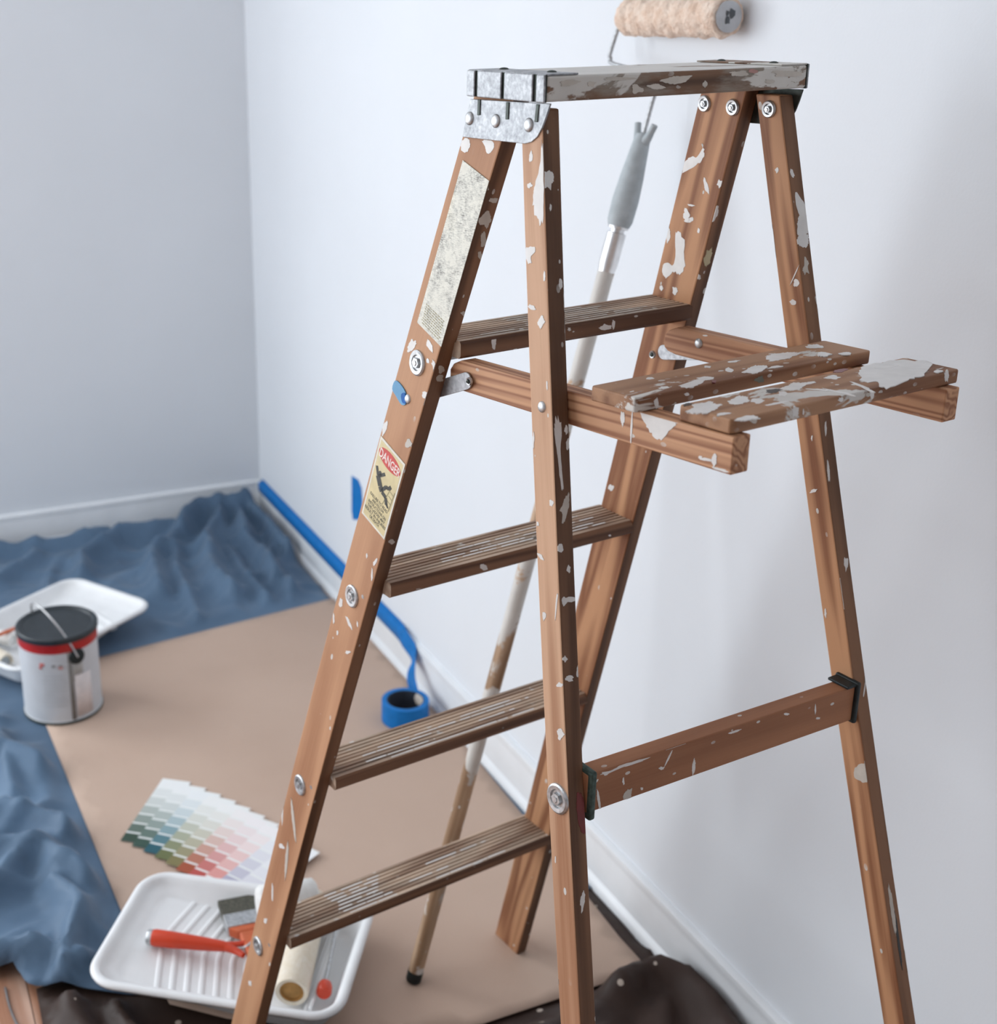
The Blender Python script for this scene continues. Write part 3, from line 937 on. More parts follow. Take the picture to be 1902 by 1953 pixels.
# ---- paint splashes: face, centre, width, height, turn (degrees)
rs = random.Random(11)
def blob(face, x, y, w, h, rot=0, rough=.28):
    n = 11
    r = math.radians(rot)
    ph = rs.uniform(0, 6)
    out = []
    for k in range(n):
        a = 2 * math.pi * k / n
        s = 1 + rough * rs.uniform(-1, 1)
        dx, dy = w / 2 * s * math.cos(a), h / 2 * s * math.sin(a)
        out.append((x + dx * math.cos(r) - dy * math.sin(r), y + dx * math.sin(r) + dy * math.cos(r)))
    return out
B = {}
def add(face, *items, mat='w'):
    for it in items:
        poly = blob(face, *it) if not isinstance(it[0], tuple) else list(it)
        B.setdefault((face, mat), []).append(poly)
add('NRo', (1013, 299, 7, 20, 10), (1011, 353, 9, 10), (1039, 527, 4, 18), (1014, 586, 15, 8, 25), (1033, 614, 12, 22), (1043.5, 735, 3, 18), (1052, 960, 8, 12), (1026, 999, 5, 9),
    (1032, 1062, 17, 6, 48), (1070, 1400, 12, 20), (1068, 1306, 13, 9), (1038, 1174, 7, 17), (1062, 1150, 3, 50, 5), (1018, 840, 3, 30), (1052, 1860, 3, 8), (1060, 1640, 2, 14),
    ((1033, 275), (1031, 311), (1021, 353), (1017, 372), (1019, 400), (1028, 424), (1036.6, 419), (1037.5, 358), (1036.5, 287)),
    ((1002.5, 473), (1018, 472), (1021, 480), (1013, 490), (1014, 501.5), (1008, 502.6), (1003.7, 490)))
add('NRr', (1046, 344, 18, 36), (1085, 1086, 7, 14), (1086, 1143, 22, 9), (1076, 1147, 10, 18), (1078, 1257, 9, 11), (1086, 1295, 15, 12), (1102, 1282, 5, 25), (1111, 1718, 7, 38, 4), (1069, 541, 7, 17),
    (1077, 570, 4, 40), (1079, 626, 4, 40), (1050, 395, 4, 12), (1068, 1046, 12, 15), (1080, 820, 6, 16), (1083, 846, 7, 20),
    ((1063, 797.5), (1070, 809), (1071.5, 827), (1069, 856), (1071.5, 895), (1075, 934), (1071.5, 936), (1067, 901), (1063, 864), (1058, 833), (1058, 811)))
add('NRr', (1078, 966, 16, 50, 8, .4), mat='g')
add('NRr', (1109, 1550, 18, 78, -6, .08), mat='r')
add('NFr', (942, 382, 16, 9), (927, 417, 22, 30, 15), (922, 459, 13, 26), (915, 487, 9, 15), (885, 598, 12, 8), (842, 704, 12, 15), (839, 721, 13, 12), (747, 1033, 10, 8), (928, 360, 10, 6), mat='g')
add('NFo', ((921, 268), (940, 270), (942, 283), (935, 292), (929, 291), (926, 280)), ((888, 262), (896, 268), (897, 280), (890, 290), (882, 288), (880, 275)), (786, 659, 12, 24, 25), (821, 661, 9, 26, -25), (828, 697, 6, 24, -10),
    (811, 753, 12, 13), (814, 768, 3, 16), (734, 817, 7, 26, 15), (716, 1072, 6, 16, 30), (710, 1095, 3, 20), (650, 1150, 7, 15), (666, 1188, 6, 26, -25), (644, 1207, 4, 8), (637, 1180, 3, 18),
    (664, 1244, 9, 7), (539, 1548, 3, 50, 3), (537, 1614, 12, 7, 30), (520, 1703, 3, 36), (507, 1756, 6, 10), (477, 1875, 6, 10), (700, 1060, 3, 8), (628, 1130, 3, 9), (682, 1190, 3, 10), (748, 1000, 8, 8), (735, 955, 3, 12))
add('NFo', (779, 846, 12, 15), (560, 1565, 5, 80, -6, .1), (547, 1640, 5, 70, 4, .1), mat='g')
add('FFi', ((1305.6, 310), (1320, 298), (1329, 300), (1340, 283), (1339, 274), (1343.5, 289), (1340, 305), (1324.5, 317), (1303, 329)), (1347, 355, 7, 30, -15), (1373, 350, 9, 15), (1318.6, 391.5, 13, 4, 15), (1310, 411, 13, 24, -10), (1319, 418, 10, 8),
    ((1289, 447), (1301, 449.5), (1307, 486), (1303.5, 516), (1294, 523), (1286, 518), (1271.6, 528), (1264, 523), (1265.5, 506), (1273, 501), (1284, 506), (1289, 484)), (1274, 445, 10, 32), (1287.6, 556, 10, 17), (1262, 550, 6, 10), (1313, 422, 14, 5), (1333, 440, 4, 10), (1185, 760, 8, 10), (1166, 930, 9, 12))
add('FFr', (1363, 407, 11, 28, 12), (1333, 528, 7, 10), mat='w')
add('FFr', (1350, 491, 14, 34, 12), mat='y')
add('FRi', (1513.6, 576.6, 11, 9), (1519, 540, 11, 13), (1476, 463, 4, 60, -5, .1), (1516, 525, 2, 38, 24, .1), (1552, 936, 14, 7, -20), (1482, 325, 6, 10), (1549, 835, 3, 10), (1575, 1170, 4, 16))
add('FRi', ((1628, 1476), (1634, 1462), (1646, 1456), (1657, 1457), (1660, 1486), (1648, 1491), (1634, 1486)), mat='g')
add('FRr', ((1518.5, 367), (1535, 390), (1537.5, 412), (1528, 416), (1519.7, 397)), (1530, 433, 20, 56, -6), (1531, 458, 19, 30), (1558, 569, 6, 20), (1562, 595, 4, 14), (1575, 817, 4, 26), (1511, 330, 6, 18, -20), (1650, 1307, 3, 40, 8),
    (1600, 1130, 4, 60, 0), (1580, 900, 5, 40, -6), (1614, 1075, 8, 24))
add('FRr', (1536, 511, 12, 28, 0, .5), (1702, 1735, 7, 92, -8, .12), (1699, 1620, 6, 48, -8, .12), (1730, 1833, 4, 40, -6, .1), mat='g')
add('FRr', (1713, 1790, 5, 112, -8, .12), mat='k')
add('NAo', (1188.5, 797, 8, 28), (1205, 814, 3.5, 70, 3, .12), ((1226, 785), (1290, 803), (1277, 822), (1258, 839), (1243, 827), (1233, 810)), (1363, 877, 9, 28), (1345, 876, 26, 6, 10), (1376, 896, 30, 5, 14), (1336, 872, 8, 6))
add('NAo', (1256, 791, 9, 5), mat='r')
add('FAi', (1345, 640, 10, 3, 10))
add('S1t', (1492, 680, 62, 12, -8), (1441, 704, 48, 13, -10), (1319, 732, 62, 13, -10), (1346, 722, 30, 6), (1572, 676, 26, 8), (1612, 675, 26, 6), (1553, 661, 30, 8), (1391, 706, 14, 8), (1268, 740, 20, 5), (1400, 690, 22, 4, -10), (1240, 722, 16, 4), (1480, 700, 26, 5, -8), (1206, 748, 10, 4), (1350, 700, 14, 4))
add('S1t', (1224, 750, 14, 6), (1362, 728, 10, 5), mat='r')
add('S2t', ((1632, 709), (1660, 697), (1722, 686), (1775, 696), (1757, 716), (1733, 725), (1691, 741), (1672, 730), (1650, 727)), (1344, 777, 58, 18, -8), (1412, 764, 40, 16, -10), (1446, 765, 27, 10), (1517, 738, 46, 14, -10), (1587, 720, 28, 7), (1424, 798, 44, 8, -6), (1758, 690, 26, 5),
    (1545, 731, 26, 4, -10), (1493, 752, 16, 8), (1601, 748, 60, 3, 12), (1640, 735, 34, 3, 20), (1658, 744, 24, 3, 24), (1565, 744, 46, 3, 4), (1380, 790, 30, 5, -8), (1790, 708, 16, 5), (1480, 770, 40, 4, -10), (1690, 700, 40, 6, -6))
add('S2t', (1475, 746, 30, 7, -8), (1311, 772, 16, 5, -10), mat='k')
add('S2t', (1602, 708, 26, 6, -8), mat='r')
add('S2r', (1517, 784, 12, 18), (1663, 753, 9, 16), (1806, 717, 7, 24), (1532, 786, 3, 12), (1604, 762, 10, 8))
add('S2r', (1436, 802, 14, 10), (1655, 752, 10, 8), mat='g')
add('S1r', (1252, 768, 8, 18), (1310, 752, 10, 6))
add('S1r', (1449, 724, 20, 12), mat='e')
add('BARr', ((1147.5, 1473), (1164, 1470), (1187, 1459), (1234, 1445), (1229, 1450), (1197, 1461), (1188, 1463), (1161, 1475), (1156, 1479), (1149, 1477)), (1275, 1446, 3, 34, 26, .1), (1262, 1465, 10, 6), (1142, 1527, 5, 42, -8, .1), (1189, 1490, 4, 12), (1224, 1504, 5, 6), (1139, 1489, 2.5, 8, 25),
    (1323, 1464, 5, 34, 5), (1500, 1362, 10, 5), (1555, 1352, 3, 16), (1402, 1395, 22, 4, -20), (1290, 1420, 40, 4, -20), (1560, 1370, 8, 4))
add('BARr', (1198, 1514, 14, 26, 20, .4), mat='g')
add('T0r', (942, 655, 9, 26), (1155, 624, 22, 10), (1170, 618, 6, 16), (1086, 628, 6, 7))
add('T1r', (799, 1126, 12, 8), (923, 1082, 14, 12), (1163, 1021, 4, 3))
add('CAPr', (1215, 170, 22, 16), (1085, 158, 40, 10, -8), (1128, 160, 16, 10), (1290, 152, 60, 14, -6), (1345, 160, 10, 12), (1180, 150, 60, 6), (1410, 140, 40, 10), (1500, 140, 50, 12), (1250, 165, 30, 12), (1470, 155, 20, 8), mat='g')
add('CAPr', (1436, 136, 16, 8), mat='p')
def clamp_face(face, p):
    u, v, z = W2L(p)
    if face in ('NFo', 'FFi', 'NRo', 'FRi'):
        g = fr if face[1] == 'F' else rr
        sd = -1 if face[0] == 'N' else 1
        a, b = g(sd, 0, z)[1] + .0012, g(sd, 1, z)[1] - .0006
        v = max(a, min(b, v))
    elif face in ('NFr', 'FFr', 'NRr', 'FRr'):
        g = fr if face[1] == 'F' else rr
        sd = -1 if face[0] == 'N' else 1
        a, b = sorted((g(sd, 1, z, 0)[0], g(sd, 1, z, 1)[0]))
        u = max(a + .0006, min(b - .0012, u))
    elif face == 'BARr':
        zt = .8185 + (.8035 - .8185) * (u + .181) / .363
        z = max(zt - .0395, min(zt - .0005, z))
    elif face == 'CAPr': z = max(H - TC + .001, min(H - .0015, z))
    elif face[0] == 'T':
        zt = TR[int(face[1])][0]
        z = max(zt - .015, min(zt - .003, z))
    elif face == 'NAo': z = max(arm_top(v) - ARM_H + .001, min(arm_top(v) - .001, z))
    return LP(u, v, z)
SM = {'w': M_SPLASH, 'g': M_SPLASHG, 'r': M_RED, 'k': M_BLACKP, 'y': plain('dried yellowed paint', srgb(196, 186, 150), .5), 'e': plain('dried grey green paint', srgb(110, 112, 100), .5), 'p': plain('dried pink paint', srgb(178, 134, 126), .5)}
for (face, mk), polys in B.items():
    bm = bmesh.new()
    for k, poly in enumerate(polys):
        Q = [on_face(face, *p) for p in poly]
        nn = lad_dir(Q[0][1])
        P = spline([q for q, _ in Q], 5, True)
        cen = sum(P, Vector()) / len(P)
        P = [cen + (p - cen) * (1 + rs.uniform(-.10, .10) + .10 * noise.noise(p * 900)) for p in P]
        P = [clamp_face(face, p) for p in P]
        li = .00022 + .00004 * (k % 5) + (.0001 if mk != 'w' else 0)
        a = [bm.verts.new(p - nn * .0006) for p in P]
        b = [bm.verts.new(p + nn * li) for p in P]
        bm.faces.new(b)
        for i in range(len(P)): bm.faces.new((a[i], a[(i + 1) % len(P)], b[(i + 1) % len(P)], b[i]))
    from_bm('paint_splashes', bm, SM[mk], lad, recalc=True)['kind'] = 'stuff'

# ------------------------------------------------------------------ paint roller on a pole, leaning on the wall
RC = Vector((-.0295, -2.05, 1.456))
PB = Vector((-.413, -2.064, .0005))
ax = (RC - PB).normalized()
rp = empty('paint_roller', PB, 0, 'fluffy beige paint roller on a long wooden pole leaning on the wall', 'paint roller')
def rl(p): return Vector(p) - PB
def on_axis(z): return PB + ax * ((z - PB.z) / ax.z)
Rz = ax.to_track_quat('Z', 'Y').to_matrix().to_4x4()
def along(name, prof, mat, seg=24):
    return lathe(name, prof, mat, rp, Rz, seg, 40)
s_of = lambda y_px: None
def s_at(px):   # distance along the pole seen at a pixel height
    lo_, hi = 0., 1.6
    for _ in range(40):
        mid = (lo_ + hi) / 2
        q = PB + ax * mid - CAM
        yy = IH / 2 + PPY - FPX * q.dot(CU) / q.dot(CF)
        if yy > px: lo_ = mid
        else: hi = mid
    return lo_
sa, sb, sc_, sd, se = s_at(1850), s_at(575), s_at(500), s_at(437), s_at(262)
along('pole_tip', [(0, .001), (.011, .001), (.0125, .004), (.0125, .02)], M_BLACK)
# wooden shaft: built along local X of its own frame for the grain
secs = []
for s in (0.012, .3, .7, s_at(505)):
    secs.append([rl(PB + ax * s) + (Rz.to_3x3() @ Vector((.0118 * math.cos(a), .0118 * math.sin(a), 0))) for a in [2 * math.pi * i / 20 for i in range(20)]])
sh = loft('pole', secs, W_POLE, rp, 0); auto_smooth(sh, 40)
along('ferrule', [(.0118, s_at(505) - .01), (.0135, s_at(503)), (.0135, s_at(445)), (.010, s_at(443)), (.010, s_at(437)), (.0145, s_at(436)), (.0145, s_at(429))], plain('silver sleeve', (.78, .78, .78, 1), .3, .9))
g0 = s_at(432); g1 = s_at(262)
L = g1 - g0
along('grip', [(0, g0), (.0150, g0), (.0178, g0 + .008), (.0185, g0 + L * .3), (.0165, g0 + L * .55), (.0135, g0 + L * .8), (.0118, g0 + L * .95), (.009, g1 + .004), (0, g1 + .008)], M_GREY)
yv = Vector((0, 1, 0)); yv = (yv - ax * yv.dot(ax)).normalized()
for sgn in (-1, 1):
    base = rl(PB + ax * (g1 - .012))
    tube('grip_horn', spline([base, base + ax * .012 + yv * sgn * .012, base + ax * .030 + yv * sgn * .020], 5), [.009 - .0006 * min(i, 7) for i in range(11)], M_GREY, rp, 12)
RL = .113
e = lambda s, y: rl(PB + ax * s + yv * y)
sr = (RC - PB).length
wire = [e(g1 - .01, 0), e(g1 + .045, 0), e(sr - .090, .000), e(sr - .078, .012), e(sr - .066, .118), e(sr - .058, .132), e(sr - .050, .136), e(sr - .008, .131), e(sr, .124), e(sr, .1), e(sr, -.09)]
tube('wire_frame', spline(wire, 6), .0032, M_STEEL, rp, 10)
My = yv.to_track_quat('Z', 'X').to_matrix().to_4x4(); My.translation = rl(RC)
R_ = .0255
prof = [(.018, -RL), (.0235, -RL - .0012), (R_, -RL + .004)] + [(R_ + .0012 * math.sin(i * 1.7), -RL + .004 + i * (2 * RL - .008) / 24) for i in range(1, 24)] + [(R_, RL - .004), (.0235, RL + .001), (.018, RL)]
sl = lathe('roller_sleeve', prof, M_NAP, rp, My, 48, 80)
sb_ = sl.modifiers.new('sub', 'SUBSURF'); sb_.levels = 2; sb_.render_levels = 3
tx = bpy.data.textures.new('nap', 'CLOUDS'); tx.noise_scale = .012; tx.noise_depth = 3
dm = sl.modifiers.new('nap', 'DISPLACE'); dm.texture = tx; dm.strength = .006; dm.mid_level = .5; dm.texture_coords = 'LOCAL'
lathe('end_cap', [(0, -RL - .003), (.006, -RL - .003), (.0155, -RL - .0035), (.0195, -RL - .0025), (.0195, -RL + .004)], plain('grey end cap', srgb(196, 198, 202), .5), rp, My, 32)
# dark worn paint mark on the cap
bm = bmesh.new()
for cx_, cy_, r1 in ((.004, .004, .0055), (-.005, -.003, .0045), (.0045, -.0035, .003)):
    vs = [bm.verts.new((cx_ + r1 * (1 + .3 * math.sin(3 * a + cx_ * 900)) * math.cos(a), cy_ + r1 * (1 + .25 * math.cos(2 * a)) * math.sin(a), -RL - .0037)) for a in [2 * math.pi * i / 18 for i in range(18)]]
    bm.faces.new(vs)
from_bm('cap_mark', bm, plain('dark grey mark', srgb(84, 88, 92), .6), rp, matrix=My, recalc=False)

# ------------------------------------------------------------------ blue masking tape
def ribbon(name, rows, mat, parent=None, thick=.0003):
    """rows: list of point rows of equal length"""
    n = len(rows[0])
    vs = [p for r in rows for p in r]
    fs = [(k * n + i, k * n + i + 1, (k + 1) * n + i + 1, (k + 1) * n + i) for k in range(len(rows) - 1) for i in range(n - 1)]
    o = mesh_obj(name, vs, fs, mat, parent, smooth=True)
    s = o.modifiers.new('thickness', 'SOLIDIFY'); s.thickness = thick; s.offset = 0
    return o
TC_ = Vector((-.098, -1.322, .0012))
tp_ = empty('tape_roll', TC_, 0, 'roll of blue masking tape on kraft paper with its strip stuck along the baseboard', 'tape')
ro, ri, th = .0515, .0385, .047
lathe('roll', [(ri, 0), (ro, 0), (ro, th), (ri + .002, th), (ri + .002, th - .001)], M_TAPE, tp_, None, 56, 30)
lathe('core', [(ri + .0019, .0005), (ri, .0005), (ri, th - .0005), (ri + .0019, th - .0005)], plain('card core in shade', srgb(38, 46, 60), .8), tp_, None, 56, 30)  # shade inside the roll is put into this dark colour
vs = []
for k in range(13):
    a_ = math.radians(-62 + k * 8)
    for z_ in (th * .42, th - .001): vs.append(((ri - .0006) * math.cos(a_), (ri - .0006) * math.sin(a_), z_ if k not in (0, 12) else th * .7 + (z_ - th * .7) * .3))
mesh_obj('core_lit_arc', vs, [(2 * k, 2 * k + 1, 2 * k + 3, 2 * k + 2) for k in range(12)], plain('core lit tone', srgb(214, 206, 198), .8), tp_, smooth=True)  # pale arc painted where window light meets the inner side
rows = []
wx = [(-.0012, .106), (-.0012, .0990), (-.006, .0985), (-.012, .0955), (-.0142, .0865), (-.0142, .068)]
for k in range(14):
    y = -.022 - k * .082
    rows.append([Vector((a - .0004, y, b)) for a, b in wx])
# the strip peels off the board, twists and runs down to the roll
P0 = rows[-1]
tail = [[Vector((-.010 - .0022 * i, -1.135, .107 - .0076 * i)) for i in range(6)], [Vector((-.012 - .002 * i, -1.185, .098 - .0075 * i)) for i in range(6)],
        [Vector((-.030 - .0035 * i, -1.225, .083 - .004 * i)) for i in range(6)], [Vector((-.040 - .004 * i, -1.245, .072 - .003 * i)) for i in range(6)],
        [Vector((-.047 - .0035 * i, -1.262, .061 - .004 * i)) for i in range(6)], [Vector((-.052 - .001 * i, -1.283, .052 - .0085 * i)) for i in range(6)], [Vector((-.0555, -1.296, .0480 - .0092 * i)) for i in range(6)]]
rows += tail
rows = [[p - TC_ for p in r] for r in rows]
cols = list(zip(*rows))
cols = [spline(c, 4) for c in cols]
ribbon('tape_strip', list(zip(*cols)), M_TAPE, tp_)
# loose piece on the wall
pts = [px_wall(*p) for p in ((671.5, 907), (684, 915), (690, 930), (692, 955), (690, 978), (685, 991), (674, 991), (671.5, 975))]
bm = bmesh.new()
a = [bm.verts.new((-.0002, p.y, p.z)) for p in pts]; b = [bm.verts.new((-.0012, p.y, p.z)) for p in pts]
bm.faces.new(b); bm.faces.new(a[::-1])
for i in range(len(pts)): bm.faces.new((a[i], a[(i + 1) % len(pts)], b[(i + 1) % len(pts)], b[i]))
tag(from_bm('tape_piece', bm, M_TAPE), 'short torn piece of blue masking tape stuck upright on the white wall', 'tape')

# ------------------------------------------------------------------ paint can
CC = Vector((-.777, -.978, .0012))
can = empty('paint_can', CC, 0, 'closed paint can with black lid, red rim and wire handle', 'paint can')
toc = (CAM - CC); toc.z = 0; fa0 = math.atan2(toc.y, toc.x)      # direction of the label seam
CRD = .0845; CH = .190
M_LABEL = plain('pale paper label', srgb(200, 202, 206), .5, 0, .02, 20)
lathe('body', [(0, 0), (CRD - .002, 0), (CRD + .0012, .002), (CRD + .0012, .006), (CRD, .008), (CRD, CH), (0, CH)], M_LABEL, can, None, 72, 30)
lathe('bottom_rim', [(CRD - .001, -.0004), (CRD + .002, 0), (CRD + .0022, .005), (CRD + .0002, .007)], M_DARKMETAL, can, None, 72)
lathe('red_band', [(CRD - .002, CH - .020), (CRD + .0010, CH - .019), (CRD + .0010, CH + .004), (CRD - .003, CH + .006)], plain('red lacquer rim', srgb(176, 24, 22), .35), can, None, 72, 50)
lathe('lid', [(CRD - .004, CH + .002), (CRD + .0036, CH + .003), (CRD + .0042, CH + .013), (CRD + .001, CH + .0155), (CRD - .006, CH + .0150), (CRD - .010, CH + .0115), (0, CH + .0110)], plain('black lid plastic', srgb(34, 42, 48), .4, 0, .1, 40), can, None, 72, 30)
def can_patch(name, a0, a1, z0, z1, mat, off=.0006):
    n = 10
    vs = []
    for k in range(n + 1):
        a = fa0 + math.radians(a0 + (a1 - a0) * k / n)
        for z in (z0, z1): vs.append(((CRD + off) * math.cos(a), (CRD + off) * math.sin(a), z))
    fs = [(2 * k, 2 * k + 2, 2 * k + 3, 2 * k + 1) for k in range(n)]
    o = mesh_obj(name, vs, fs, mat, can, smooth=True)
    s = o.modifiers.new('t', 'SOLIDIFY'); s.thickness = .0005; s.offset = 1
    return o
can_patch('seam', 11, 17, .008, CH - .020, plain('grey can seam', srgb(128, 124, 120), .5))
can_patch('bare_side', 17, 33, .100, CH - .020, plain('grey label end', srgb(172, 172, 170), .5))
can_patch('white_sticker', 19, 46, .014, .113, plain('pinkish white sticker', srgb(224, 214, 212), .5), .0012)
for a_, z_, w_, c_ in ((-30, .146, 7, srgb(208, 92, 84)), (-31, .1385, 4, srgb(208, 92, 84)), (-12, .143, 4, srgb(150, 152, 152)), (-2, .1425, 4, srgb(150, 152, 152)), (-3, .1375, 6, srgb(216, 150, 146))):
    can_patch('label_print', a_, a_ + w_, z_ - .003, z_ + .003, plain('faded label ink', c_, .5), .0009)
for r_ in range(9):
    can_patch('label_print', -30, -30 + 34 + (r_ * 7) % 5, .118 - r_ * .009, .119 - r_ * .009, plain('fine label ink', srgb(188, 189, 192), .5), .0009)
ea = fa0 + math.radians(25)
ed = Vector((math.cos(ea), math.sin(ea), 0))
ez = .157
for s in (1, -1):
    Me = (ed * s).to_track_quat('Z', 'Y').to_matrix().to_4x4(); Me.translation = ed * s * (CRD - .001) + Vector((0, 0, ez))
    lathe('handle_ear', [(0, .0065), (.012, .0062), (.0172, .0045), (.0184, 0)], M_BLACK, can, Me, 24, 30)
side = Vector((-ed.y, ed.x, 0))
arc = []
tl = math.radians(69)
lean = side * -math.cos(tl) + Vector((0, 0, math.sin(tl)))
for k in range(25):
    a = math.pi * k / 24
    arc.append(ed * (CRD + .005) * math.cos(a) + lean * (CRD + .022) * math.sin(a) + Vector((0, 0, ez)))
tube('handle', arc, .0021, plain('grey wire', (.6, .6, .6, 1), .35, .9), can, 8)

# ------------------------------------------------------------------ trays
def rrect(L, W_, r, n=8, m=14):
    out = []
    for cx_, cy_, a0 in ((L / 2 - r, W_ / 2 - r, 0), (-L / 2 + r, W_ / 2 - r, 90), (-L / 2 + r, -W_ / 2 + r, 180), (L / 2 - r, -W_ / 2 + r, 270)):
        for k in range(n + 1):
            a = math.radians(a0 + 90 * k / n)
            out.append((cx_ + r * math.cos(a), cy_ + r * math.sin(a)))
    res = []
    for i, p in enumerate(out):
        q = out[(i + 1) % len(out)]
        res.append(p)
        if i % (n + 1) == n:
            for k in range(1, m): res.append((p[0] + (q[0] - p[0]) * k / m, p[1] + (q[1] - p[1]) * k / m))
    return res
def tray_floor(x, L):
    """shallow ramp at -x, deep well at +x"""
    t = (x + L / 2) / L
    if t < .08: return .043
    if t < .66: return .043 - (t - .08) / .58 * .034
    return .008
def tray(name, label, loc, ang, L=.40, W_=.275, Zr=.062):
    t = empty(name, loc, ang, label, 'paint tray', None)
    rings = []
    spec = [(1.0, .0, Zr - .007), (1.0, .003, Zr - .002), (1.0, .0005, Zr), (1., -.004, Zr + .001), (1., -.009, Zr - .002), (1., -.012, Zr - .010)]
    bm = bmesh.new()
    N = None
    for _, grow, z in spec:
        pts = rrect(L + 2 * grow, W_ + 2 * grow, .048 + grow)
        rings.append([bm.verts.new((x, y, z)) for x, y in pts])
    pts = rrect(L - .05, W_ - .05, .036)
    rings.append([bm.verts.new((x, y, min(Zr - .012, tray_floor(x, L) + .006))) for x, y in pts])
    pts = rrect(L - .064, W_ - .064, .030)
    rings.append([bm.verts.new((x, y, tray_floor(x, L))) for x, y in pts])
    n = len(rings[0])
    for a, b in zip(rings, rings[1:]):
        for i in range(n): bm.faces.new((a[i], a[(i + 1) % n], b[(i + 1) % n], b[i]))
    # floor: strips between matching y rows
    ring = [Vector((v.co.x, v.co.y)) for v in rings[-1]]
    pts = list(ring)
    for ix in range(1, 24):
        for iy in range(1, 14):
            q = (-L / 2 + L * ix / 24, -W_ / 2 + W_ * iy / 14)
            if in_poly(q, [tuple(r) for r in ring]) and poly_sd(q, [tuple(r) for r in ring]) < -.004: pts.append(Vector(q))
    res = geometry.delaunay_2d_cdt(pts, [(i, (i + 1) % n) for i in range(n)], [], 1, 1e-6)
    fv = [bm.verts.new((v.x, v.y, tray_floor(v.x, L))) for v in res[0]]
    for f_ in res[2]: bm.faces.new([fv[i] for i in f_])
    bmesh.ops.remove_doubles(bm, verts=bm.verts, dist=.0002)
    shell = from_bm('shell', bm, M_WHITE, t, smooth=True)
    so = shell.modifiers.new('thickness', 'SOLIDIFY'); so.thickness = .0022; so.offset = 1
    # raised chevron ribs of the ramp
    for k in range(7):
        x = -L * .24 + k * L * .0588
        y0 = W_ / 2 - .040
        pts = [(x, -y0 - .006), (x - .020, -.030), (x - .027, .002), (x - .024, .034), (x - .010, y0 + .006)]
        p3 = [Vector((a, b, tray_floor(a, L) - .0035)) for a, b in pts]
        rb_ = tube_bm(spline(p3, 5), .0080, 14)
        for v_ in rb_.verts: v_.co.z = max(v_.co.z, tray_floor(v_.co.x, L) - .0008)
        auto_smooth(from_bm('ramp_rib', rb_, M_WHITE, t), 60)
    for k in range(3):
        x = L / 2 - .052 + k * .009
        auto_smooth(from_bm('well_rib', tube_bm([(x - .02, -W_ / 2 + .045, tray_floor(x, L) + .004 + k * .010), (x - .02, W_ / 2 - .045, tray_floor(x, L) + .004 + k * .010)], .003, 8), M_WHITE, t), 60)
    # support legs under the shallow end
    for sy in (-1, 1):
        box('leg', (-L / 2 + .065, sy * (W_ / 2 - .075) - .008, .0006), (-L / 2 + .085, sy * (W_ / 2 - .075) + .008, .036), M_WHITE, t, .003)
    return t
TA = math.atan2(-.222, .325)
TL = Vector((-.667, -1.936, .0012))
tray('paint_tray', 'white plastic paint tray with brushes and rollers in it, under the ladder', TL, TA)
T2 = Vector((-.755, -.668, .0012))
T2A = math.atan2(-.235, -.359)
tray('paint_tray', 'white plastic paint tray on the blue cloth, behind the paint can', T2, T2A + 0., .43, .29)

def tl_px(x, y, z):     # pixel -> world point at height z
    return px_z(x, y, z)
def axis_obj(name, a, b, prof, mat, parent, seg=24, ang=40):
    d = (b - a)
    M = d.to_track_quat('Z', 'Y').to_matrix().to_4x4(); M.translation = a
    return lathe(name, [(r, t * d.length) for r, t in prof], mat, parent, M, seg, ang)
# mini roller with red handle (lies on the ramp)
zr = .058
a = tl_px(284, 1787, zr); b = tl_px(436, 1806, zr - .004)
mr = empty('mini_roller', a, 0, 'mini paint roller with red plastic handle lying across the ribs of the tray', 'paint roller')
A, Bv = Vector((0, 0, 0)), b - a
axis_obj('grip', A + Bv * .04, Bv, [(0, 0), (.0120, 0), (.0135, .04), (.0132, .25), (.0108, .65), (.0085, .92), (.007, 1.0), (0, 1.0)], M_REDPL, mr)
axis_obj('end_cap', A - Bv * .02, A + Bv * .05, [(0, 0), (.0105, .0), (.0122, .3), (.0122, 1.)], M_STEEL, mr)
dv = Bv.normalized(); pv = Vector((-dv.y, dv.x, 0)).normalized()
for sgn, ln in ((1, .030), (-1, .028)):
    tube('grip_horn', spline([Bv - dv * .008, Bv + dv * .012 + pv * sgn * .006, Bv + dv * ln + pv * sgn * .015], 5), [.0075 - .0003 * i for i in range(11)], M_REDPL, mr, 12)
w1 = tl_px(480, 1798, zr + .001) - a
w2 = tl_px(505, 1765, zr + .004) - a
w3 = tl_px(512, 1727, .082) - a
tube('wire_frame', spline([Bv - dv * .01, Bv + dv * .02, w1, w2, w3, w3 + Vector((.03, .01, 0))], 6), .0028, M_STEEL, mr, 8)
ra, rb = tl_px(490, 1722, .082) - a, tl_px(602, 1706, .074) - a
axis_obj('roller_sleeve', ra, rb, [(0, .0), (.012, .0), (.023, .02), (.0275, .07), (.028, .5), (.0275, .95), (.022, 1), (0, .99)], M_NAPW, mr, 32, 60)
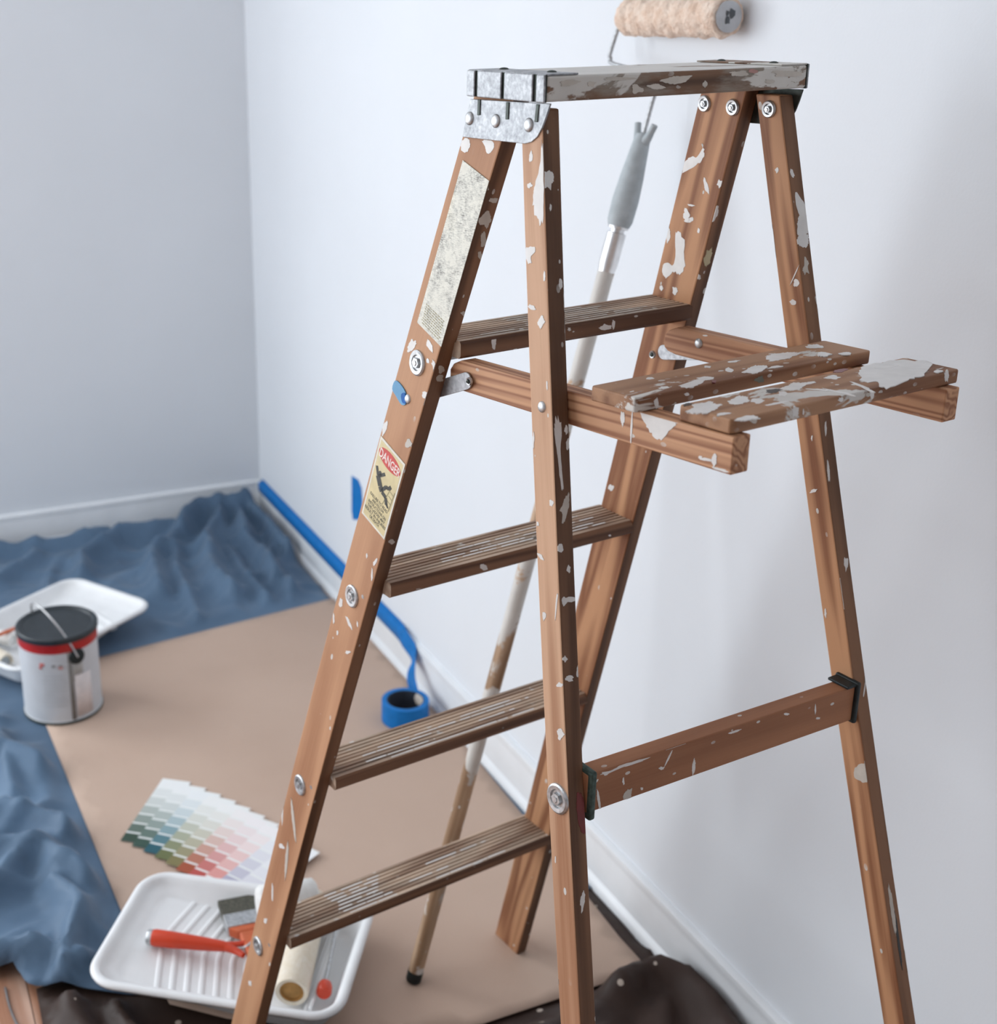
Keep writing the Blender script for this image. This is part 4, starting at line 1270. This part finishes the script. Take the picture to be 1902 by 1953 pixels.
# flat brush
a = tl_px(453, 1724, .047); b = tl_px(472, 1784, .049)
br = empty('paint_brush', a, 0, 'flat paint brush with dark bristles and orange handle in the tray', 'paint brush')
d = (b - a); X = d.normalized(); Yv = Vector((0, 0, 1)).cross(X).normalized()
def brush_part(name, s0, s1, w0, w1, t0, t1, mat, bevel=.001):
    secs = []
    for s, w, t in ((s0, w0, t0), ((s0 + s1) / 2, (w0 + w1) / 2, (t0 + t1) / 2), (s1, w1, t1)):
        c_ = X * s
        secs.append([c_ + Yv * w + Vector((0, 0, t)), c_ - Yv * w + Vector((0, 0, t)), c_ - Yv * w - Vector((0, 0, t)), c_ + Yv * w - Vector((0, 0, t))])
    return loft(name, secs, mat, br, bevel)
D = d.length
br_w = .030
brush_part('bristles', -.012, D * .42, br_w + .002, br_w, .006, .009, M_BRIST, .002)
brush_part('ferrule', D * .40, D * .80, br_w + .001, br_w * .96, .0098, .0105, M_STEEL)
brush_part('handle', D * .79, D * .98, br_w * .95, .013, .0095, .009, M_ORANGE, .003)
brush_part('handle_stem', D * .97, D * 1.05 + .09, .0128, .008, .009, .007, M_ORANGE, .003)
# cream roller sleeve in the well
a = tl_px(597, 1716, .050); b = tl_px(556, 1893, .046)
cs = empty('roller_sleeve', a, 0, 'cream fabric roller sleeve lying in the deep end of the tray', 'roller sleeve')
axis_obj('sleeve', Vector(), b - a, [(.019, .01), (.024, 0), (.0265, .02), (.0265, .5), (.0265, .98), (.025, 1.), (.019, .995)], M_CREAM, cs, 36, 60)
axis_obj('core', Vector(), b - a, [(.0192, .004), (.017, .004), (.017, .993), (.0192, .993)], M_CARDB, cs, 32)
axis_obj('core_plug', Vector(), b - a, [(0, .03), (.017, .03), (.017, .975), (0, .975)], M_CARDB, cs, 24)
# red handle end next to it
a = tl_px(641, 1770, .040); b = tl_px(617, 1896, .042)
rh = empty('foam_roller', a, 0, 'slim roller with a round red end lying beside the cream sleeve', 'paint roller')
axis_obj('handle', Vector(), b - a, [(0, .86), (.010, .86), (.0118, .90), (.0122, .97), (.010, 1.), (0, 1.005)], M_REDPL, rh, 24, 50)
axis_obj('wire_frame', Vector(), b - a, [(0, 0), (.0028, 0), (.0028, .88), (0, .88)], M_STEEL, rh, 10)

# things in the rear tray
def rear_sleeve(x0, y0, x1, y1, z, r, label, mat, hole):
    a = px_z(x0, y0, z); b = px_z(x1, y1, z)
    o = empty('roller_sleeve', a, 0, label, 'roller sleeve')
    axis_obj('sleeve', Vector(), b - a, [(r * .6, .02), (r * .9, 0), (r, .04), (r, .96), (r * .9, 1), (r * .6, .98)], mat, o, 28, 60)
    axis_obj('core', Vector(), b - a, [(0, .03), (r * .6, .03), (r * .6, .97), (0, .97)], hole, o, 20)
    return o
rear_sleeve(-90, 1205, 12, 1264, .042, .022, 'cream roller sleeve with grey core inside the rear paint tray', M_CREAM, M_GREY)
rear_sleeve(-60, 1262, 34, 1243, .030, .013, 'slim white roller sleeve inside the rear paint tray', M_NAPW, M_NAPW) if 0 else None
o = rear_sleeve(-70, 1190, 26, 1222, .040, .017, 'white roller sleeve inside the rear paint tray', M_NAPW, M_NAPW)
a = px_z(-90, 1248, .062); b = px_z(34, 1196, .062)
tag(axis_obj('paint_stick', a, b, [(0, 0), (.004, 0), (.0045, .1), (.0045, .9), (.004, 1), (0, 1)], M_ORANGE, None, 12), 'thin orange wooden stick lying across the rear paint tray', 'stick')

# ------------------------------------------------------------------ colour cards
def card_mat(i, cols):
    t = NT('colour card %d' % i)
    tc = t.n('TexCoord')
    sx = t.n('SeparateXYZ'); t.l(tc.outputs['Object'], sx.inputs[0])
    x = t.math('DIVIDE', sx.outputs[0], CARD_L)
    n_ = len(cols)
    c_ = t.ramp(x, [(k / n_, c) for k, c in enumerate(cols)], 'CONSTANT')
    fr_ = t.math('FRACT', t.math('MULTIPLY', x, float(n_)))
    gap = t.math('GREATER_THAN', fr_, .86)
    t.set(t.mix(gap, c_, srgb(236, 238, 236)), .5, 0, .3)
    return t.m
CARD_L, CARD_W = .212, .060
def tint(c, k):
    w = (244, 244, 244)
    return srgb(*[a + (b - a) * k for a, b in zip(c, w)])
DARKS = [((58, 78, 66), 'dark green'), ((60, 84, 74), 'grey green'), ((44, 92, 104), 'teal'), ((106, 112, 74), 'olive green'), ((128, 120, 80), 'khaki'), ((164, 84, 58), 'rust'), ((186, 84, 78), 'red'), ((214, 130, 122), 'coral pink'), ((160, 156, 180), 'lilac grey'), ((206, 204, 216), 'pale grey')]
SH = [0, .22, .45, .62, .78, .88, .95]
NC = len(DARKS)
d0, d1 = Vector((-.767, -1.521)), Vector((-.652, -1.760))
for i, (c, nm) in enumerate(DARKS):
    k = i / (NC - 1)
    ang = math.radians(54.4 + (30 - 54.4) * k)
    p = d0.lerp(d1, k)
    out = Vector((-(d1 - d0).y, (d1 - d0).x)).normalized()
    p += out * (.010 * math.sin(math.pi * k))
    z = .0022 + .00075 * i
    M = Matrix.Translation((p.x, p.y, z)) @ Matrix.Rotation(ang, 4, 'Z')
    cols = [tint(c, s) for s in SH]
    o = box('colour_card', (0, -CARD_W, 0), (CARD_L, 0, .0005), card_mat(i, cols), matrix=M)
    tag(o, 'paint colour card graded from %s to white in the fan on kraft paper' % nm, 'colour card', 'fanned paint colour cards')

# ------------------------------------------------------------------ thin grey cord on the bare boards
pts = [px_z(10, 1884, FLOOR + .003), px_z(17, 1915, FLOOR + .003), px_z(28, 1945, FLOOR + .003), px_z(50, 1990, FLOOR + .003), px_z(60, 2080, FLOOR + .003)]
tag(tube('cord', spline(pts, 6), .002, plain('grey cord', srgb(120, 116, 116), .6), None, 8), 'thin grey cord lying on the bare floor boards beside the cloth', 'cord')
